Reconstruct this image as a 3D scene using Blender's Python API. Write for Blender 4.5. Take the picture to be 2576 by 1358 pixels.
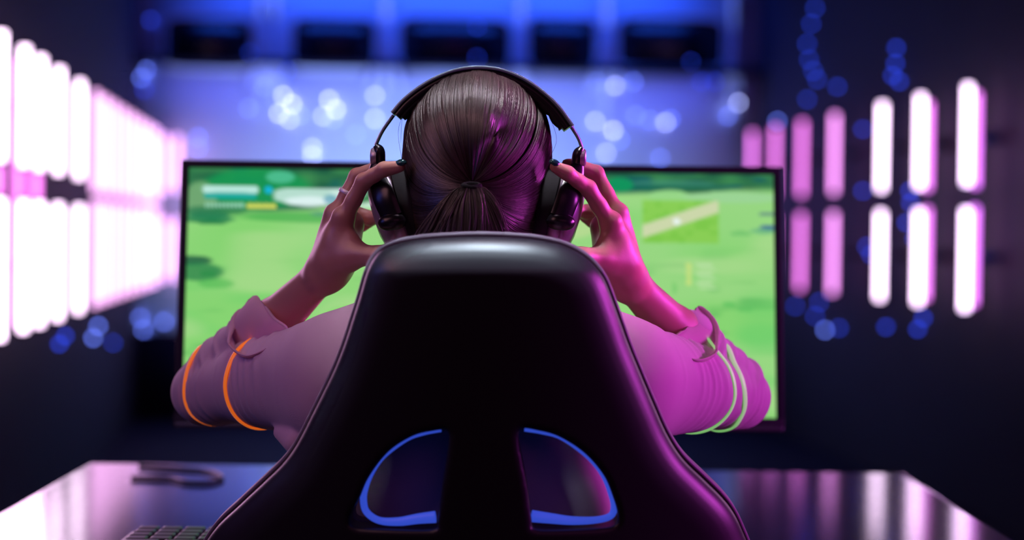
import bpy, math
import numpy as np
from mathutils import Vector, Matrix

for o in list(bpy.data.objects):
    bpy.data.objects.remove(o)
SC = bpy.context.scene
COL = SC.collection
rng = np.random.default_rng(7)

# ------------------------------------------------------------------ camera
W, H, F = 2576, 1358, 4800.0
ZC = 1.12
PITCH, ROLL = 99.0 / F, math.radians(0.7)
_f = np.array([0, math.cos(PITCH), -math.sin(PITCH)])
_u0 = np.array([0, math.sin(PITCH), math.cos(PITCH)])
_r0 = np.array([1.0, 0, 0])
CR = math.cos(ROLL) * _r0 + math.sin(ROLL) * _u0
CU = math.cos(ROLL) * _u0 - math.sin(ROLL) * _r0
CAM = np.array([0, 0, ZC])

def P(px, py, Y):
    """point seen at photo pixel (px, py) at depth Y metres along the view axis"""
    return CAM + Y * (_f + CR * (px - W / 2) / F - CU * (py - H / 2) / F)

cam_d = bpy.data.cameras.new('camera')
cam = bpy.data.objects.new('camera', cam_d)
COL.objects.link(cam)
cam.matrix_world = Matrix(((CR[0], CU[0], -_f[0], CAM[0]), (CR[1], CU[1], -_f[1], CAM[1]),
                           (CR[2], CU[2], -_f[2], CAM[2]), (0, 0, 0, 1)))
cam_d.sensor_width = 36.0
cam_d.lens = F / W * 36.0
cam_d.clip_start = 0.05
cam_d.dof.use_dof = True
cam_d.dof.focus_distance = 2.06
cam_d.dof.aperture_fstop = 2.35
SC.camera = cam

SC.view_settings.view_transform = 'Standard'
SC.view_settings.look = 'None'
SC.view_settings.gamma = 1.0
SC.view_settings.use_curve_mapping = False
SC.view_settings.exposure = 0.0
SC.cycles.max_bounces = 6
SC.cycles.glossy_bounces = 4
SC.cycles.diffuse_bounces = 3
SC.cycles.caustics_reflective = False
SC.cycles.caustics_refractive = False
SC.cycles.sample_clamp_indirect = 4.0
SC.cycles.use_denoising = True

world = bpy.data.worlds.new('world')
SC.world = world
world.use_nodes = True
world.node_tree.nodes['Background'].inputs[0].default_value = (0.03, 0.02, 0.06, 1)
world.node_tree.nodes['Background'].inputs[1].default_value = 0.10

# room axes: the room is turned a little against the view axis
PSI = math.radians(6.0)
RE = np.array([math.cos(PSI), math.sin(PSI), 0])      # across the room
RD = np.array([-math.sin(PSI), math.cos(PSI), 0])     # along the room
def R(u, v, z):
    return u * RE + v * RD + np.array([0, 0, z])
U0, U1, V0, V1, ZT = -1.02, 2.66, -1.6, 11.3, 2.95

def lamp(name, loc, target, size, energy, color, size_y=None, spread=180):
    d = bpy.data.lights.new(name, 'AREA')
    d.shape = 'RECTANGLE'
    d.size = size
    d.size_y = size_y or size
    d.energy = energy
    d.color = color
    d.spread = math.radians(spread)
    o = bpy.data.objects.new(name, d)
    COL.objects.link(o)
    o.location = loc
    o.rotation_euler = (Vector(target) - Vector(loc)).to_track_quat('-Z', 'Y').to_euler()
    return o

lamp('magenta_key_lamp', (1.95, 1.89, 1.32), (0.1, 2.05, 1.0), 0.45, 23, (0.92, 0.09, 0.95))
lamp('added_hair_light', (1.75, 2.62, 1.58), (0.02, 2.08, 1.23), 0.35, 0.85, (0.95, 0.08, 0.85), None, 14)  # unseen narrow light added for the magenta highlight on the hair
lamp('mauve_fill_lamp', (-1.0, 1.3, 1.9), (-0.3, 2.1, 1.0), 0.8, 4.6, (1.0, 0.44, 0.52))
lamp('left_rim_fill', (-1.18, 3.7, 1.35), (-0.2, 2.2, 1.1), 0.6, 7.5, (1.0, 0.48, 0.90), 1.0)  # unseen light added to strengthen the left tubes' rim on hand and sleeve
lamp('right_rim_fill', (1.95, 4.3, 1.45), (0.3, 2.2, 1.0), 0.6, 6.0, (1.0, 0.42, 0.95), 1.0)  # unseen light added to brighten the right cuff and forearm edge
lamp('blue_corner_fill', R(2.30, 5.5, 1.25), R(2.66, 6.75, 1.2), 0.15, 4, (0.06, 0.09, 1.0), 0.3, 55)  # unseen light added for the blue glow on the right wall
lamp('overhead_lamp', (0.0, 2.12, 2.7), (0.0, 2.08, 1.1), 0.5, 4.6, (0.95, 0.66, 0.90))
lamp('crown_fill', (-0.03, 2.02, 2.7), (-0.03, 2.07, 1.25), 0.16, 0.28, (0.90, 0.84, 0.95), None, 10)  # narrow beam added to lighten the hair at the crown
lamp('chair_top_fill', (-0.03, 1.66, 2.6), (-0.03, 1.84, 1.12), 0.34, 0.26, (0.70, 0.85, 1.0), 0.08, 9)  # narrow beam added for the pale highlight on the chair's top edge
lamp('blue_side_lamp', (-0.98, 1.70, 1.4), (0, 1.95, 0.8), 0.4, 1.0, (0.10, 0.16, 1.0))
# lights added to turn the far wall blue: ledge, ceiling cove, hidden near floor
lamp('added_ledge_light', R(0.75, 11.10, 2.02), R(0.75, 11.32, 1.3), 3.3, 8, (0.10, 0.13, 1.0), 0.10)
lamp('ceiling_cove_lamp', R(0.8, 11.05, 2.80), R(0.8, 11.3, 2.3), 3.0, 22, (0.02, 0.10, 1.0), 0.12)
lamp('hidden_backdrop_light', R(0.70, 9.7, 0.12), R(0.70, 11.3, 1.70), 2.2, 42, (0.34, 0.50, 1.0), 0.2, 95)
lamp('room_ambient_fill', R(0.8, -1.2, 2.5), R(0.5, 2.5, 1.0), 2.0, 3.0, (1.0, 0.22, 0.60))  # weak purple fill added behind the camera to lift dark areas

# ------------------------------------------------------------------ materials
def rgb(r, g, b):
    def f(c):
        c /= 255.0
        return c / 12.92 if c <= 0.04045 else ((c + 0.055) / 1.055) ** 2.4
    return (f(r), f(g), f(b), 1)

def mat(name, col, rough=0.5, metal=0.0, bump=None, noise=None, **kw):
    m = bpy.data.materials.new(name)
    m.use_nodes = True
    nt = m.node_tree
    b = nt.nodes['Principled BSDF']
    b.inputs['Base Color'].default_value = col if len(col) == 4 else (*col, 1)
    b.inputs['Roughness'].default_value = rough
    b.inputs['Metallic'].default_value = metal
    for k, v in kw.items():
        b.inputs[k.replace('_', ' ')].default_value = v
    tc = nt.nodes.new('ShaderNodeTexCoord')
    if noise:                      # noise = (scale, second colour)
        n = nt.nodes.new('ShaderNodeTexNoise')
        n.inputs['Scale'].default_value = noise[0]
        n.inputs['Detail'].default_value = 4
        nt.links.new(tc.outputs['Object'], n.inputs['Vector'])
        mx = nt.nodes.new('ShaderNodeMix')
        mx.data_type = 'RGBA'
        mx.inputs[6].default_value = b.inputs['Base Color'].default_value
        mx.inputs[7].default_value = (*noise[1][:3], 1)
        nt.links.new(n.outputs['Fac'], mx.inputs[0])
        nt.links.new(mx.outputs[2], b.inputs['Base Color'])
    if bump:                       # bump = (kind, scale, strength, distance)
        kind, s, st, di = bump
        if kind == 'noise':
            n = nt.nodes.new('ShaderNodeTexNoise'); n.inputs['Scale'].default_value = s
            n.inputs['Detail'].default_value = 5; out = n.outputs['Fac']
        elif kind == 'wave':
            n = nt.nodes.new('ShaderNodeTexWave'); n.inputs['Scale'].default_value = s
            n.inputs['Distortion'].default_value = 1.0; n.bands_direction = 'DIAGONAL'
            out = n.outputs['Fac']
        else:
            n = nt.nodes.new('ShaderNodeTexVoronoi'); n.inputs['Scale'].default_value = s
            out = n.outputs['Distance']
        nt.links.new(tc.outputs['Object'], n.inputs['Vector'])
        bp = nt.nodes.new('ShaderNodeBump')
        bp.inputs['Strength'].default_value = st
        bp.inputs['Distance'].default_value = di
        nt.links.new(out, bp.inputs['Height'])
        nt.links.new(bp.outputs['Normal'], b.inputs['Normal'])
    return m

def emit(name, col, strength, base=None):
    m = mat(name, base or col, 0.4)
    b = m.node_tree.nodes['Principled BSDF']
    b.inputs['Emission Color'].default_value = (*col[:3], 1)
    b.inputs['Emission Strength'].default_value = strength
    return m

M = {}
M['skin'] = mat('skin', (0.50, 0.27, 0.21), 0.42, bump=('noise', 420, 0.12, 0.0006),
                noise=(26, (0.54, 0.26, 0.21)), Subsurface_Weight=0.07, Subsurface_Scale=0.01)
M['skin'].node_tree.nodes['Principled BSDF'].inputs['Subsurface Radius'].default_value = (1.0, 0.35, 0.2)
M['lip'] = mat('lips', (0.5, 0.13, 0.13), 0.35)
M['eye'] = mat('eye_white', (0.8, 0.8, 0.78), 0.15)
M['hair_base'] = mat('hair_base', (0.016, 0.008, 0.006), 0.7)
M['hair'] = mat('hair_strands', (0.036, 0.017, 0.014), 0.38, noise=(60, (0.015, 0.007, 0.006)), Specular_IOR_Level=0.9)
M['nail'] = mat('nail_polish', (0.012, 0.05, 0.06), 0.12)
M['cloth'] = mat('pink_knit', (0.70, 0.50, 0.60), 0.85, bump=('wave', 800, 0.2, 0.0003),
                 noise=(30, (0.66, 0.46, 0.57)), Sheen_Weight=0.3)
M['cuff'] = mat('pale_chiffon', (0.95, 0.70, 0.82), 0.75, bump=('noise', 90, 0.25, 0.001), Sheen_Weight=0.3)
_nt = M['cuff'].node_tree                       # thin cloth lets light through
_tl = _nt.nodes.new('ShaderNodeBsdfTranslucent'); _tl.inputs['Color'].default_value = (0.95, 0.66, 0.80, 1)
_mx = _nt.nodes.new('ShaderNodeMixShader'); _mx.inputs[0].default_value = 0.5
_out = [n for n in _nt.nodes if n.type == 'OUTPUT_MATERIAL'][0]
_nt.links.new(_nt.nodes['Principled BSDF'].outputs[0], _mx.inputs[1]); _nt.links.new(_tl.outputs[0], _mx.inputs[2])
_nt.links.new(_mx.outputs[0], _out.inputs['Surface'])
M['trouser'] = mat('dark_denim', (0.02, 0.022, 0.04), 0.8, bump=('wave', 500, 0.3, 0.0004))
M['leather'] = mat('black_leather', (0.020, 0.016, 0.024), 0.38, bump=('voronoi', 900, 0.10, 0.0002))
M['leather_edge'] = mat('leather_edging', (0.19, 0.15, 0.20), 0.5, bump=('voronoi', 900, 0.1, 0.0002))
M['black'] = mat('black_plastic', (0.010, 0.010, 0.014), 0.35)
M['gloss_black'] = mat('gloss_black_plastic', (0.006, 0.006, 0.009), 0.28)
M['pad'] = mat('ear_cushion', (0.005, 0.0045, 0.007), 0.85, bump=('noise', 300, 0.2, 0.0005))
M['silver'] = mat('silver_lilac_shell', (0.42, 0.36, 0.44), 0.32, 0.55)
M['band'] = mat('band_steel', (0.22, 0.32, 0.40), 0.4, 0.4)
M['metal'] = mat('brushed_steel', (0.35, 0.35, 0.38), 0.3, 0.9)
M['ring'] = mat('ring_silver', (0.9, 0.86, 0.92), 0.4, 0.3)
M['bezel'] = mat('bezel_plastic', (0.010, 0.009, 0.020), 0.5, Specular_IOR_Level=0.2)
M['stand'] = mat('monitor_stand_grey', (0.05, 0.055, 0.07), 0.35, 0.5)
M['desk'] = mat('black_gloss_desk', (0.012, 0.010, 0.02), 0.11, Specular_IOR_Level=0.8)
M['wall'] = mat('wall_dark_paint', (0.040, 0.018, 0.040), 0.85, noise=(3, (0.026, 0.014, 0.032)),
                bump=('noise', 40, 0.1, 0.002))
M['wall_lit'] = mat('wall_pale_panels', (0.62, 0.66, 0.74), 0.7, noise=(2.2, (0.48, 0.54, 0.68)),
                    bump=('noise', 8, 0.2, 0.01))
M['navy'] = mat('navy_plinth', (0.006, 0.006, 0.030), 0.85, Specular_IOR_Level=0.15, noise=(4, (0.008, 0.008, 0.028)))
M['floor'] = mat('floor_dark', (0.008, 0.007, 0.026), 0.85, noise=(5, (0.006, 0.006, 0.020)), Specular_IOR_Level=0.15)
M['ceil'] = mat('ceiling_dark', (0.012, 0.008, 0.016), 0.8, noise=(4, (0.010, 0.007, 0.013)))
M['glass_dark'] = mat('dark_window_glass', (0.006, 0.006, 0.014), 0.25)
M['post'] = mat('painted_steel', (0.60, 0.64, 0.75), 0.45)
M['tube_white'] = emit('white_tube_light', (1.0, 0.72, 1.0), 6.0)
M['tube_pink'] = emit('pink_tube_light', (1.0, 0.34, 0.95), 2.6)
M['tube_blush'] = emit('blush_tube_light', (1.0, 0.50, 0.97), 2.6)
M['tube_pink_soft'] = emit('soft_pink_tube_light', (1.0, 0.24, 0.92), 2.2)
M['bulb_blue'] = emit('blue_bulb', (0.14, 0.22, 1.0), 9)
M['bulb_dim'] = emit('dim_blue_bulb', (0.03, 0.08, 1.0), 4)
M['bulb_lilac'] = emit('lilac_bulb', (0.45, 0.5, 1.0), 13)
M['bulb_white'] = emit('cool_white_bulb', (0.75, 0.80, 1.0), 11)
M['led_blue'] = emit('blue_led_rim', (0.05, 0.12, 0.95), 0.55, (0.1, 0.15, 0.6))
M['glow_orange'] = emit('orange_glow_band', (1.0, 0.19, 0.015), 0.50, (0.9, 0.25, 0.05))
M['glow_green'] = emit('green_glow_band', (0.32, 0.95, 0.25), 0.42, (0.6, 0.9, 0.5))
M['keycap'] = mat('keycap', (0.03, 0.03, 0.045), 0.4)

# ------------------------------------------------------------------ object helpers
def link(name, me, m=None, parent=None):
    o = bpy.data.objects.new(name, me)
    COL.objects.link(o)
    if m is not None:
        me.materials.append(m)
    if parent is not None:
        o.parent = parent
        if any(abs(v) > 1e-9 for v in parent.location) or any(abs(v) > 1e-9 for v in parent.rotation_euler):
            o.matrix_parent_inverse = parent_matrix(parent).inverted()
    return o

def parent_matrix(p):
    return Matrix.Translation(p.location) @ p.rotation_euler.to_matrix().to_4x4()

def empty(name, loc, label, cat, group=None):
    o = bpy.data.objects.new(name, None)
    COL.objects.link(o)
    o.location = loc
    o.empty_display_size = 0.05
    return tag(o, label, cat, group)

def tag(o, label=None, cat=None, group=None, kind=None):
    if label: o['label'] = label
    if cat: o['category'] = cat
    if group: o['group'] = group
    if kind: o['kind'] = kind
    return o

def mesh_np(name, V, Fq, smooth=True):
    """V (n,3), Fq list of face arrays (each (m,k))"""
    me = bpy.data.meshes.new(name)
    if not isinstance(Fq, (list, tuple)): Fq = [Fq]
    Fq = [np.asarray(f, dtype=np.int32) for f in Fq if len(f)]
    loops = np.concatenate([f.ravel() for f in Fq])
    tot = np.concatenate([np.full(len(f), f.shape[1], np.int32) for f in Fq])
    st = np.concatenate([[0], np.cumsum(tot)[:-1]]).astype(np.int32)
    me.vertices.add(len(V))
    me.vertices.foreach_set('co', np.asarray(V, dtype=np.float32).ravel())
    me.loops.add(len(loops))
    me.loops.foreach_set('vertex_index', loops)
    me.polygons.add(len(tot))
    me.polygons.foreach_set('loop_start', st)
    me.polygons.foreach_set('loop_total', tot)
    me.update(calc_edges=True)
    me.validate()
    if smooth:
        me.polygons.foreach_set('use_smooth', np.ones(len(me.polygons), bool))
    return me

class MB:
    """collects boxes, lofts and lathes into one mesh"""
    def __init__(s): s.V, s.F3, s.F4, s.n = [], [], [], 0
    def add(s, V, quads=(), tris=()):
        s.V.append(np.asarray(V, float))
        if len(quads): s.F4.append(np.asarray(quads) + s.n)
        if len(tris): s.F3.append(np.asarray(tris) + s.n)
        s.n += len(V); return s
    def box(s, c, size, ax=None, bev=0.0):
        """box with chamfered edges; ax = 3x3 rows of axes"""
        c = np.asarray(c, float); h = np.asarray(size, float) / 2
        ax = np.eye(3) if ax is None else np.asarray(ax)
        b = min(bev, h.min() * 0.9)
        if b <= 0:
            co = np.array([[x, y, z] for x in (-1, 1) for y in (-1, 1) for z in (-1, 1)]) * h
            q = [[0, 1, 3, 2], [4, 6, 7, 5], [0, 4, 5, 1], [2, 3, 7, 6], [0, 2, 6, 4], [1, 5, 7, 3]]
            return s.add(c + co @ ax, q)
        # stack of rounded rectangles along z
        n = 3
        ang = [math.pi / 2 * i / n for i in range(n + 1)]
        rings = []
        prof = [(-h[2] + b - b * math.cos(a), b - b * math.sin(a)) for a in ang] + \
               [(h[2] - b + b * math.sin(a), b - b * math.cos(a)) for a in ang]
        prof = [(-h[2], b * 1.0001)] + prof + [(h[2], b * 1.0001)]
        for z, ins in prof:
            r = []
            for (sx, sy, a0) in ((1, 1, 0), (-1, 1, 1), (-1, -1, 2), (1, -1, 3)):
                for a in ang:
                    t = a0 * math.pi / 2 + a
                    k_ = 1.0 if ins <= b else 0.8
                    r.append([k_ * (sx * (h[0] - b) + (b - ins) * math.cos(t)), k_ * (sy * (h[1] - b) + (b - ins) * math.sin(t)), z])
            rings.append(r)
        V = np.array(rings); V[0, :, :2] = V[1, :, :2] - np.sign(V[1, :, :2]) * b * .5; V[-1, :, :2] = V[-2, :, :2] - np.sign(V[-2, :, :2]) * b * .5; K = V.shape[1]; N = len(V)
        q = [[i * K + j, i * K + (j + 1) % K, (i + 1) * K + (j + 1) % K, (i + 1) * K + j] for i in range(N - 1) for j in range(K)]
        V = V.reshape(-1, 3)
        V = np.vstack([V, [[0, 0, -h[2]], [0, 0, h[2]]]])
        t = [[N * K, (j + 1) % K, j] for j in range(K)] + [[N * K + 1, (N - 1) * K + j, (N - 1) * K + (j + 1) % K] for j in range(K)]
        return s.add(c + V @ ax, q, t)
    def loft(s, pts, ra, rb=None, up=(0, 0, 1), n=16, cap=True, closed=False, sub=1, sq=2.0):
        """tube along pts; ra = radius along 'up', rb = radius across"""
        pts = np.asarray(pts, float)
        ra = np.broadcast_to(np.asarray(ra, float), (len(pts),)).copy()
        rb = ra.copy() if rb is None else np.broadcast_to(np.asarray(rb, float), (len(pts),)).copy()
        if sub > 1:
            D = catmull(np.column_stack([pts, ra, rb]), sub, closed)
            pts, ra, rb = D[:, :3], D[:, 3], D[:, 4]
        N = len(pts)
        if closed: T = np.roll(pts, -1, 0) - np.roll(pts, 1, 0)
        else: T = np.gradient(pts, axis=0)
        T /= np.linalg.norm(T, axis=1)[:, None] + 1e-12
        up = np.asarray(up, float)
        if up.ndim == 1: up = np.tile(up, (N, 1))
        B = np.cross(T, up); nb = np.linalg.norm(B, axis=1)
        B[nb < 1e-4] = np.cross(T[nb < 1e-4], [1, 0.1, 0.2])
        B /= np.linalg.norm(B, axis=1)[:, None]
        A = np.cross(B, T)
        th = np.linspace(0, 2 * math.pi, n, endpoint=False)
        c, si = np.cos(th), np.sin(th)
        if sq != 2.0:
            c = np.sign(c) * np.abs(c) ** (2 / sq); si = np.sign(si) * np.abs(si) ** (2 / sq)
        V = pts[:, None, :] + A[:, None, :] * (ra[:, None] * c)[:, :, None] + B[:, None, :] * (rb[:, None] * si)[:, :, None]
        V = V.reshape(-1, 3)
        rows = N if closed else N - 1
        q = [[i * n + j, i * n + (j + 1) % n, ((i + 1) % N) * n + (j + 1) % n, ((i + 1) % N) * n + j] for i in range(rows) for j in range(n)]
        t = []
        if cap and not closed:
            V = np.vstack([V, pts[0] - T[0] * ra[0] * 0.0, pts[-1] + T[-1] * ra[-1] * 0.0])
            t = [[N * n, (j + 1) % n, j] for j in range(n)] + [[N * n + 1, (N - 1) * n + j, (N - 1) * n + (j + 1) % n] for j in range(n)]
        return s.add(V, q, t)
    def lathe(s, c, ax, prof, sa=1.0, sb=1.0, n=32):
        """ax rows: a, b, n ; prof list of (r, h); ends on axis when r = 0"""
        ax = np.asarray(ax, float); c = np.asarray(c, float)
        th = np.linspace(0, 2 * math.pi, n, endpoint=False)
        V = []
        for r, h in prof:
            r = max(r, 1e-5)
            V.append(c + np.outer(r * sa * np.cos(th), ax[0]) + np.outer(r * sb * np.sin(th), ax[1]) + h * ax[2])
        V = np.concatenate(V); N = len(prof)
        q = [[i * n + j, i * n + (j + 1) % n, (i + 1) * n + (j + 1) % n, (i + 1) * n + j] for i in range(N - 1) for j in range(n)]
        return s.add(V, q)
    def build(s, name, m, parent=None, smooth=True, bevel=0):
        V = np.concatenate(s.V)
        fs = []
        if s.F4: fs.append(np.concatenate(s.F4))
        if s.F3: fs.append(np.concatenate(s.F3))
        me = mesh_np(name, V, fs, smooth)
        o = link(name, me, m, parent)
        if smooth: smooth_by_angle(me)
        return o

def smooth_by_angle(me, deg=50):
    import bmesh
    bm = bmesh.new(); bm.from_mesh(me)
    bmesh.ops.recalc_face_normals(bm, faces=bm.faces)
    lim = math.radians(deg)
    for e in bm.edges:
        e.smooth = len(e.link_faces) != 2 or e.calc_face_angle(0.0) < lim
    bm.to_mesh(me); bm.free()

def catmull(D, sub, closed=False):
    D = np.asarray(D, float); N = len(D); out = []
    segs = N if closed else N - 1
    for i in range(segs):
        p1, p2 = D[i], D[(i + 1) % N]
        p0 = D[(i - 1) % N] if (closed or i > 0) else 2 * p1 - p2
        p3 = D[(i + 2) % N] if (closed or i + 2 < N) else 2 * p2 - p1
        for k in range(sub):
            t = k / sub
            out.append(0.5 * (2 * p1 + (p2 - p0) * t + (2 * p0 - 5 * p1 + 4 * p2 - p3) * t * t + (3 * p1 - p0 - 3 * p2 + p3) * t ** 3))
    if not closed: out.append(D[-1])
    return np.array(out)

# ------------------------------------------------------------------ implicit solids
def surface_nets(Fd, org, h):
    s = Fd < 0
    nx, ny, nz = Fd.shape
    cnt = np.zeros((nx - 1, ny - 1, nz - 1), np.int8)
    for dx in (0, 1):
        for dy in (0, 1):
            for dz in (0, 1):
                cnt += s[dx:nx - 1 + dx, dy:ny - 1 + dy, dz:nz - 1 + dz]
    I, J, K = np.nonzero((cnt > 0) & (cnt < 8))
    idx = np.full(cnt.shape, -1, np.int32)
    idx[I, J, K] = np.arange(len(I))
    corners = [(a, b, c) for a in (0, 1) for b in (0, 1) for c in (0, 1)]
    vals = {c: Fd[I + c[0], J + c[1], K + c[2]] for c in corners}
    acc = np.zeros((len(I), 3)); n = np.zeros(len(I))
    for a in corners:
        for axis in range(3):
            if a[axis] == 0:
                b = list(a); b[axis] = 1; b = tuple(b)
                va, vb = vals[a], vals[b]
                m = (va < 0) != (vb < 0)
                t = va[m] / (va[m] - vb[m])
                p = np.tile(np.array(a, float), (m.sum(), 1)); p[:, axis] = t
                acc[m] += p; n[m] += 1
    V = (np.column_stack([I, J, K]) + acc / n[:, None]) * h + org
    quads = []
    for axis in range(3):
        sl0 = [slice(None)] * 3; sl1 = [slice(None)] * 3
        sl0[axis] = slice(0, -1); sl1[axis] = slice(1, None)
        A = s[tuple(sl0)]; B = s[tuple(sl1)]
        E = np.nonzero(A != B)
        o1, o2 = [(1, 2), (2, 0), (0, 1)][axis]
        ok = (E[o1] > 0) & (E[o2] > 0) & (E[o1] < cnt.shape[o1]) & (E[o2] < cnt.shape[o2])
        E = [e[ok] for e in E]
        sgn = A[E[0], E[1], E[2]]
        def g(d1, d2):
            c = [E[0].copy(), E[1].copy(), E[2].copy()]
            c[o1] -= d1; c[o2] -= d2
            return idx[c[0], c[1], c[2]]
        q = np.column_stack([g(1, 1), g(0, 1), g(0, 0), g(1, 0)])
        q[~sgn] = q[~sgn][:, ::-1]
        quads.append(q)
    Q = np.concatenate(quads)
    return V, Q[(Q >= 0).all(1)]

class Solid:
    """signed distance field on a grid, primitives blended smoothly"""
    def __init__(s, lo, hi, h):
        s.lo = np.asarray(lo, float); s.h = h
        s.n = np.ceil((np.asarray(hi) - s.lo) / h).astype(int) + 1
        s.F = np.full(tuple(s.n), 0.05, np.float32)
    def _blk(s, lo, hi, pad):
        a = np.clip(np.floor((lo - pad - s.lo) / s.h).astype(int), 0, s.n)
        b = np.clip(np.ceil((hi + pad - s.lo) / s.h).astype(int) + 1, 0, s.n)
        if (b <= a).any(): return None
        sl = tuple(slice(a[i], b[i]) for i in range(3))
        g = np.meshgrid(*[(np.arange(a[i], b[i]) * s.h + s.lo[i]).astype(np.float32) for i in range(3)], indexing='ij')
        return sl, g
    def _mix(s, sl, d, k, sub=False):
        f = s.F[sl]
        if sub:
            hh = np.maximum(k - np.abs(-d - f), 0) / k
            s.F[sl] = np.maximum(f, -d) + hh * hh * k * 0.25
        else:
            hh = np.maximum(k - np.abs(d - f), 0) / k
            s.F[sl] = np.minimum(f, d) - hh * hh * k * 0.25
    def cone(s, a, b, ra, rb, k=0.006, disp=None, flat=None, sub=False):
        """tapered capsule; flat = (axis, factor) squashes across an axis"""
        a = np.asarray(a, float); b = np.asarray(b, float)
        R_ = max(ra, rb) * (flat[1] if flat and flat[1] > 1 else 1)
        blk = s._blk(np.minimum(a, b) - R_, np.maximum(a, b) + R_, k + 3 * s.h + 0.004)
        if blk is None: return s
        sl, (X, Y, Z) = blk
        ba = b - a; L2 = max((ba ** 2).sum(), 1e-12)
        px, py, pz = X - a[0], Y - a[1], Z - a[2]
        t = np.clip((px * ba[0] + py * ba[1] + pz * ba[2]) / L2, 0, 1)
        qx, qy, qz = px - t * ba[0], py - t * ba[1], pz - t * ba[2]
        if flat:
            ax, fa = flat; ax = np.asarray(ax, float) / np.linalg.norm(ax)
            c = (qx * ax[0] + qy * ax[1] + qz * ax[2]) * (1 / fa - 1)
            qx, qy, qz = qx + c * ax[0], qy + c * ax[1], qz + c * ax[2]
        d = np.sqrt(qx * qx + qy * qy + qz * qz) - (ra + (rb - ra) * t)
        if disp is not None: d = d - disp(t, X, Y, Z)
        s._mix(sl, d, k, sub); return s
    def chain(s, pts, rad, k=0.006, disp=None, flat=None):
        for i in range(len(pts) - 1):
            s.cone(pts[i], pts[i + 1], rad[i], rad[i + 1], k, disp, flat)
        return s
    def ell(s, c, r, k=0.01, ax=None, sub=False, disp=None):
        c = np.asarray(c, float); r = np.asarray(r, float)
        ax = np.eye(3) if ax is None else np.asarray(ax)
        m = r.max()
        blk = s._blk(c - m, c + m, k + 3 * s.h)
        if blk is None: return s
        sl, (X, Y, Z) = blk
        X, Y, Z = X - c[0], Y - c[1], Z - c[2]
        q = [(X * ax[i][0] + Y * ax[i][1] + Z * ax[i][2]) for i in range(3)]
        k0 = np.sqrt(sum((q[i] / r[i]) ** 2 for i in range(3)))
        k1 = np.sqrt(sum((q[i] / r[i] ** 2) ** 2 for i in range(3))) + 1e-9
        d = k0 * (k0 - 1) / k1
        if disp is not None: d = d - disp(None, X + c[0], Y + c[1], Z + c[2])
        s._mix(sl, d, k, sub); return s
    def smooth(s, it=1):
        for _ in range(it):
            for ax in range(3):
                A = s.F; B = A.copy()
                i0 = [slice(None)] * 3; i1 = [slice(None)] * 3; i2 = [slice(None)] * 3
                i0[ax] = slice(0, -2); i1[ax] = slice(1, -1); i2[ax] = slice(2, None)
                B[tuple(i1)] = 0.25 * A[tuple(i0)] + 0.5 * A[tuple(i1)] + 0.25 * A[tuple(i2)]
                s.F = B
        return s
    def build(s, name, m, parent=None):
        V, Q = surface_nets(s.F, s.lo, s.h)
        return link(name, mesh_np(name, V, Q), m, parent)

# ================================================================== THE ROOM
def room_box(name, u0, u1, v0, v1, z0, z1, m, kind='structure', parent=None, bev=0):
    b = MB(); b.box(R((u0 + u1) / 2, (v0 + v1) / 2, (z0 + z1) / 2), (u1 - u0, v1 - v0, z1 - z0), np.array([RE, RD, [0, 0, 1]]), bev)
    o = b.build(name, m, parent, smooth=bev > 0)
    if kind: tag(o, kind=kind)
    return o

room_box('floor', U0 - .1, U1 + .1, V0 - .1, V1 + .1, -0.1, 0, M['floor'])
room_box('ceiling', U0 - .1, U1 + .1, V0 - .1, V1 + .1, ZT, ZT + .1, M['ceil'])
room_box('wall_left', U0 - .1, U0, V0, V1, 0, ZT, M['wall'])
room_box('wall_right', U1, U1 + .1, V0, V1, 0, ZT, M['wall'])
room_box('wall_front', U0 - .1, U1 + .1, V0 - .1, V0, 0, ZT, M['wall'])
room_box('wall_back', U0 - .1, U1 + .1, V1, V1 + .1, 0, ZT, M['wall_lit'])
room_box('trim_1', U0, U1, V1 - 0.05, V1 - 0.001, 0, 0.50, M['navy'])

def ray(px, py):
    d = _f + CR * (px - W / 2) / F - CU * (py - H / 2) / F
    return d
def on_back(px, py, off=0.0):
    d = ray(px, py); t = (V1 - off - CAM @ RD) / (d @ RD)
    return CAM + t * d
def on_side(px, py, u):
    d = ray(px, py); t = (u - CAM @ RE) / (d @ RE)
    return CAM + t * d

zl0 = on_back(1200, 176)[2]
room_box('trim_2', U0, U1, V1 - 0.26, V1 - 0.001, zl0 - .012, zl0 + .012, M['navy'])  # ledge added to keep the lower light off the upper wall
# dark windows in the upper back wall
wins = [(412, 640), (732, 950), (1002, 1290), (1324, 1504), (1550, 1826)]
for i, (x0, x1) in enumerate(wins):
    a = on_back(x0, 40); b = on_back(x1, 40)
    za = on_back((x0 + x1) / 2, 176)[2]; zb = on_back((x0 + x1) / 2, 42)[2]
    u0, u1 = a @ RE, b @ RE
    g = MB(); g.loft([R((u0 + u1) / 2, V1 - 0.012, (za + zb) / 2), R((u0 + u1) / 2, V1 - 0.001, (za + zb) / 2)],
                     [(zb - za) / 2] * 2, [(u1 - u0) / 2] * 2, up=(0, 0, 1), n=48, sq=6)
    w = g.build('window_%d' % (i + 1), M['glass_dark'], smooth=False); tag(w, kind='structure')
    fr = MB()
    th = np.linspace(0, 2 * math.pi, 48, endpoint=False)
    sg = lambda v: np.sign(v) * np.abs(v) ** (1 / 3.0)
    path = [R((u0 + u1) / 2 + sg(math.cos(t)) * (u1 - u0) / 2, V1 - 0.01, (za + zb) / 2 + sg(math.sin(t)) * (zb - za) / 2) for t in th]
    fr.loft(path, 0.012, up=RD, n=6, closed=True)
    fr.build('window_frame', M['post'], w)

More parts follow.
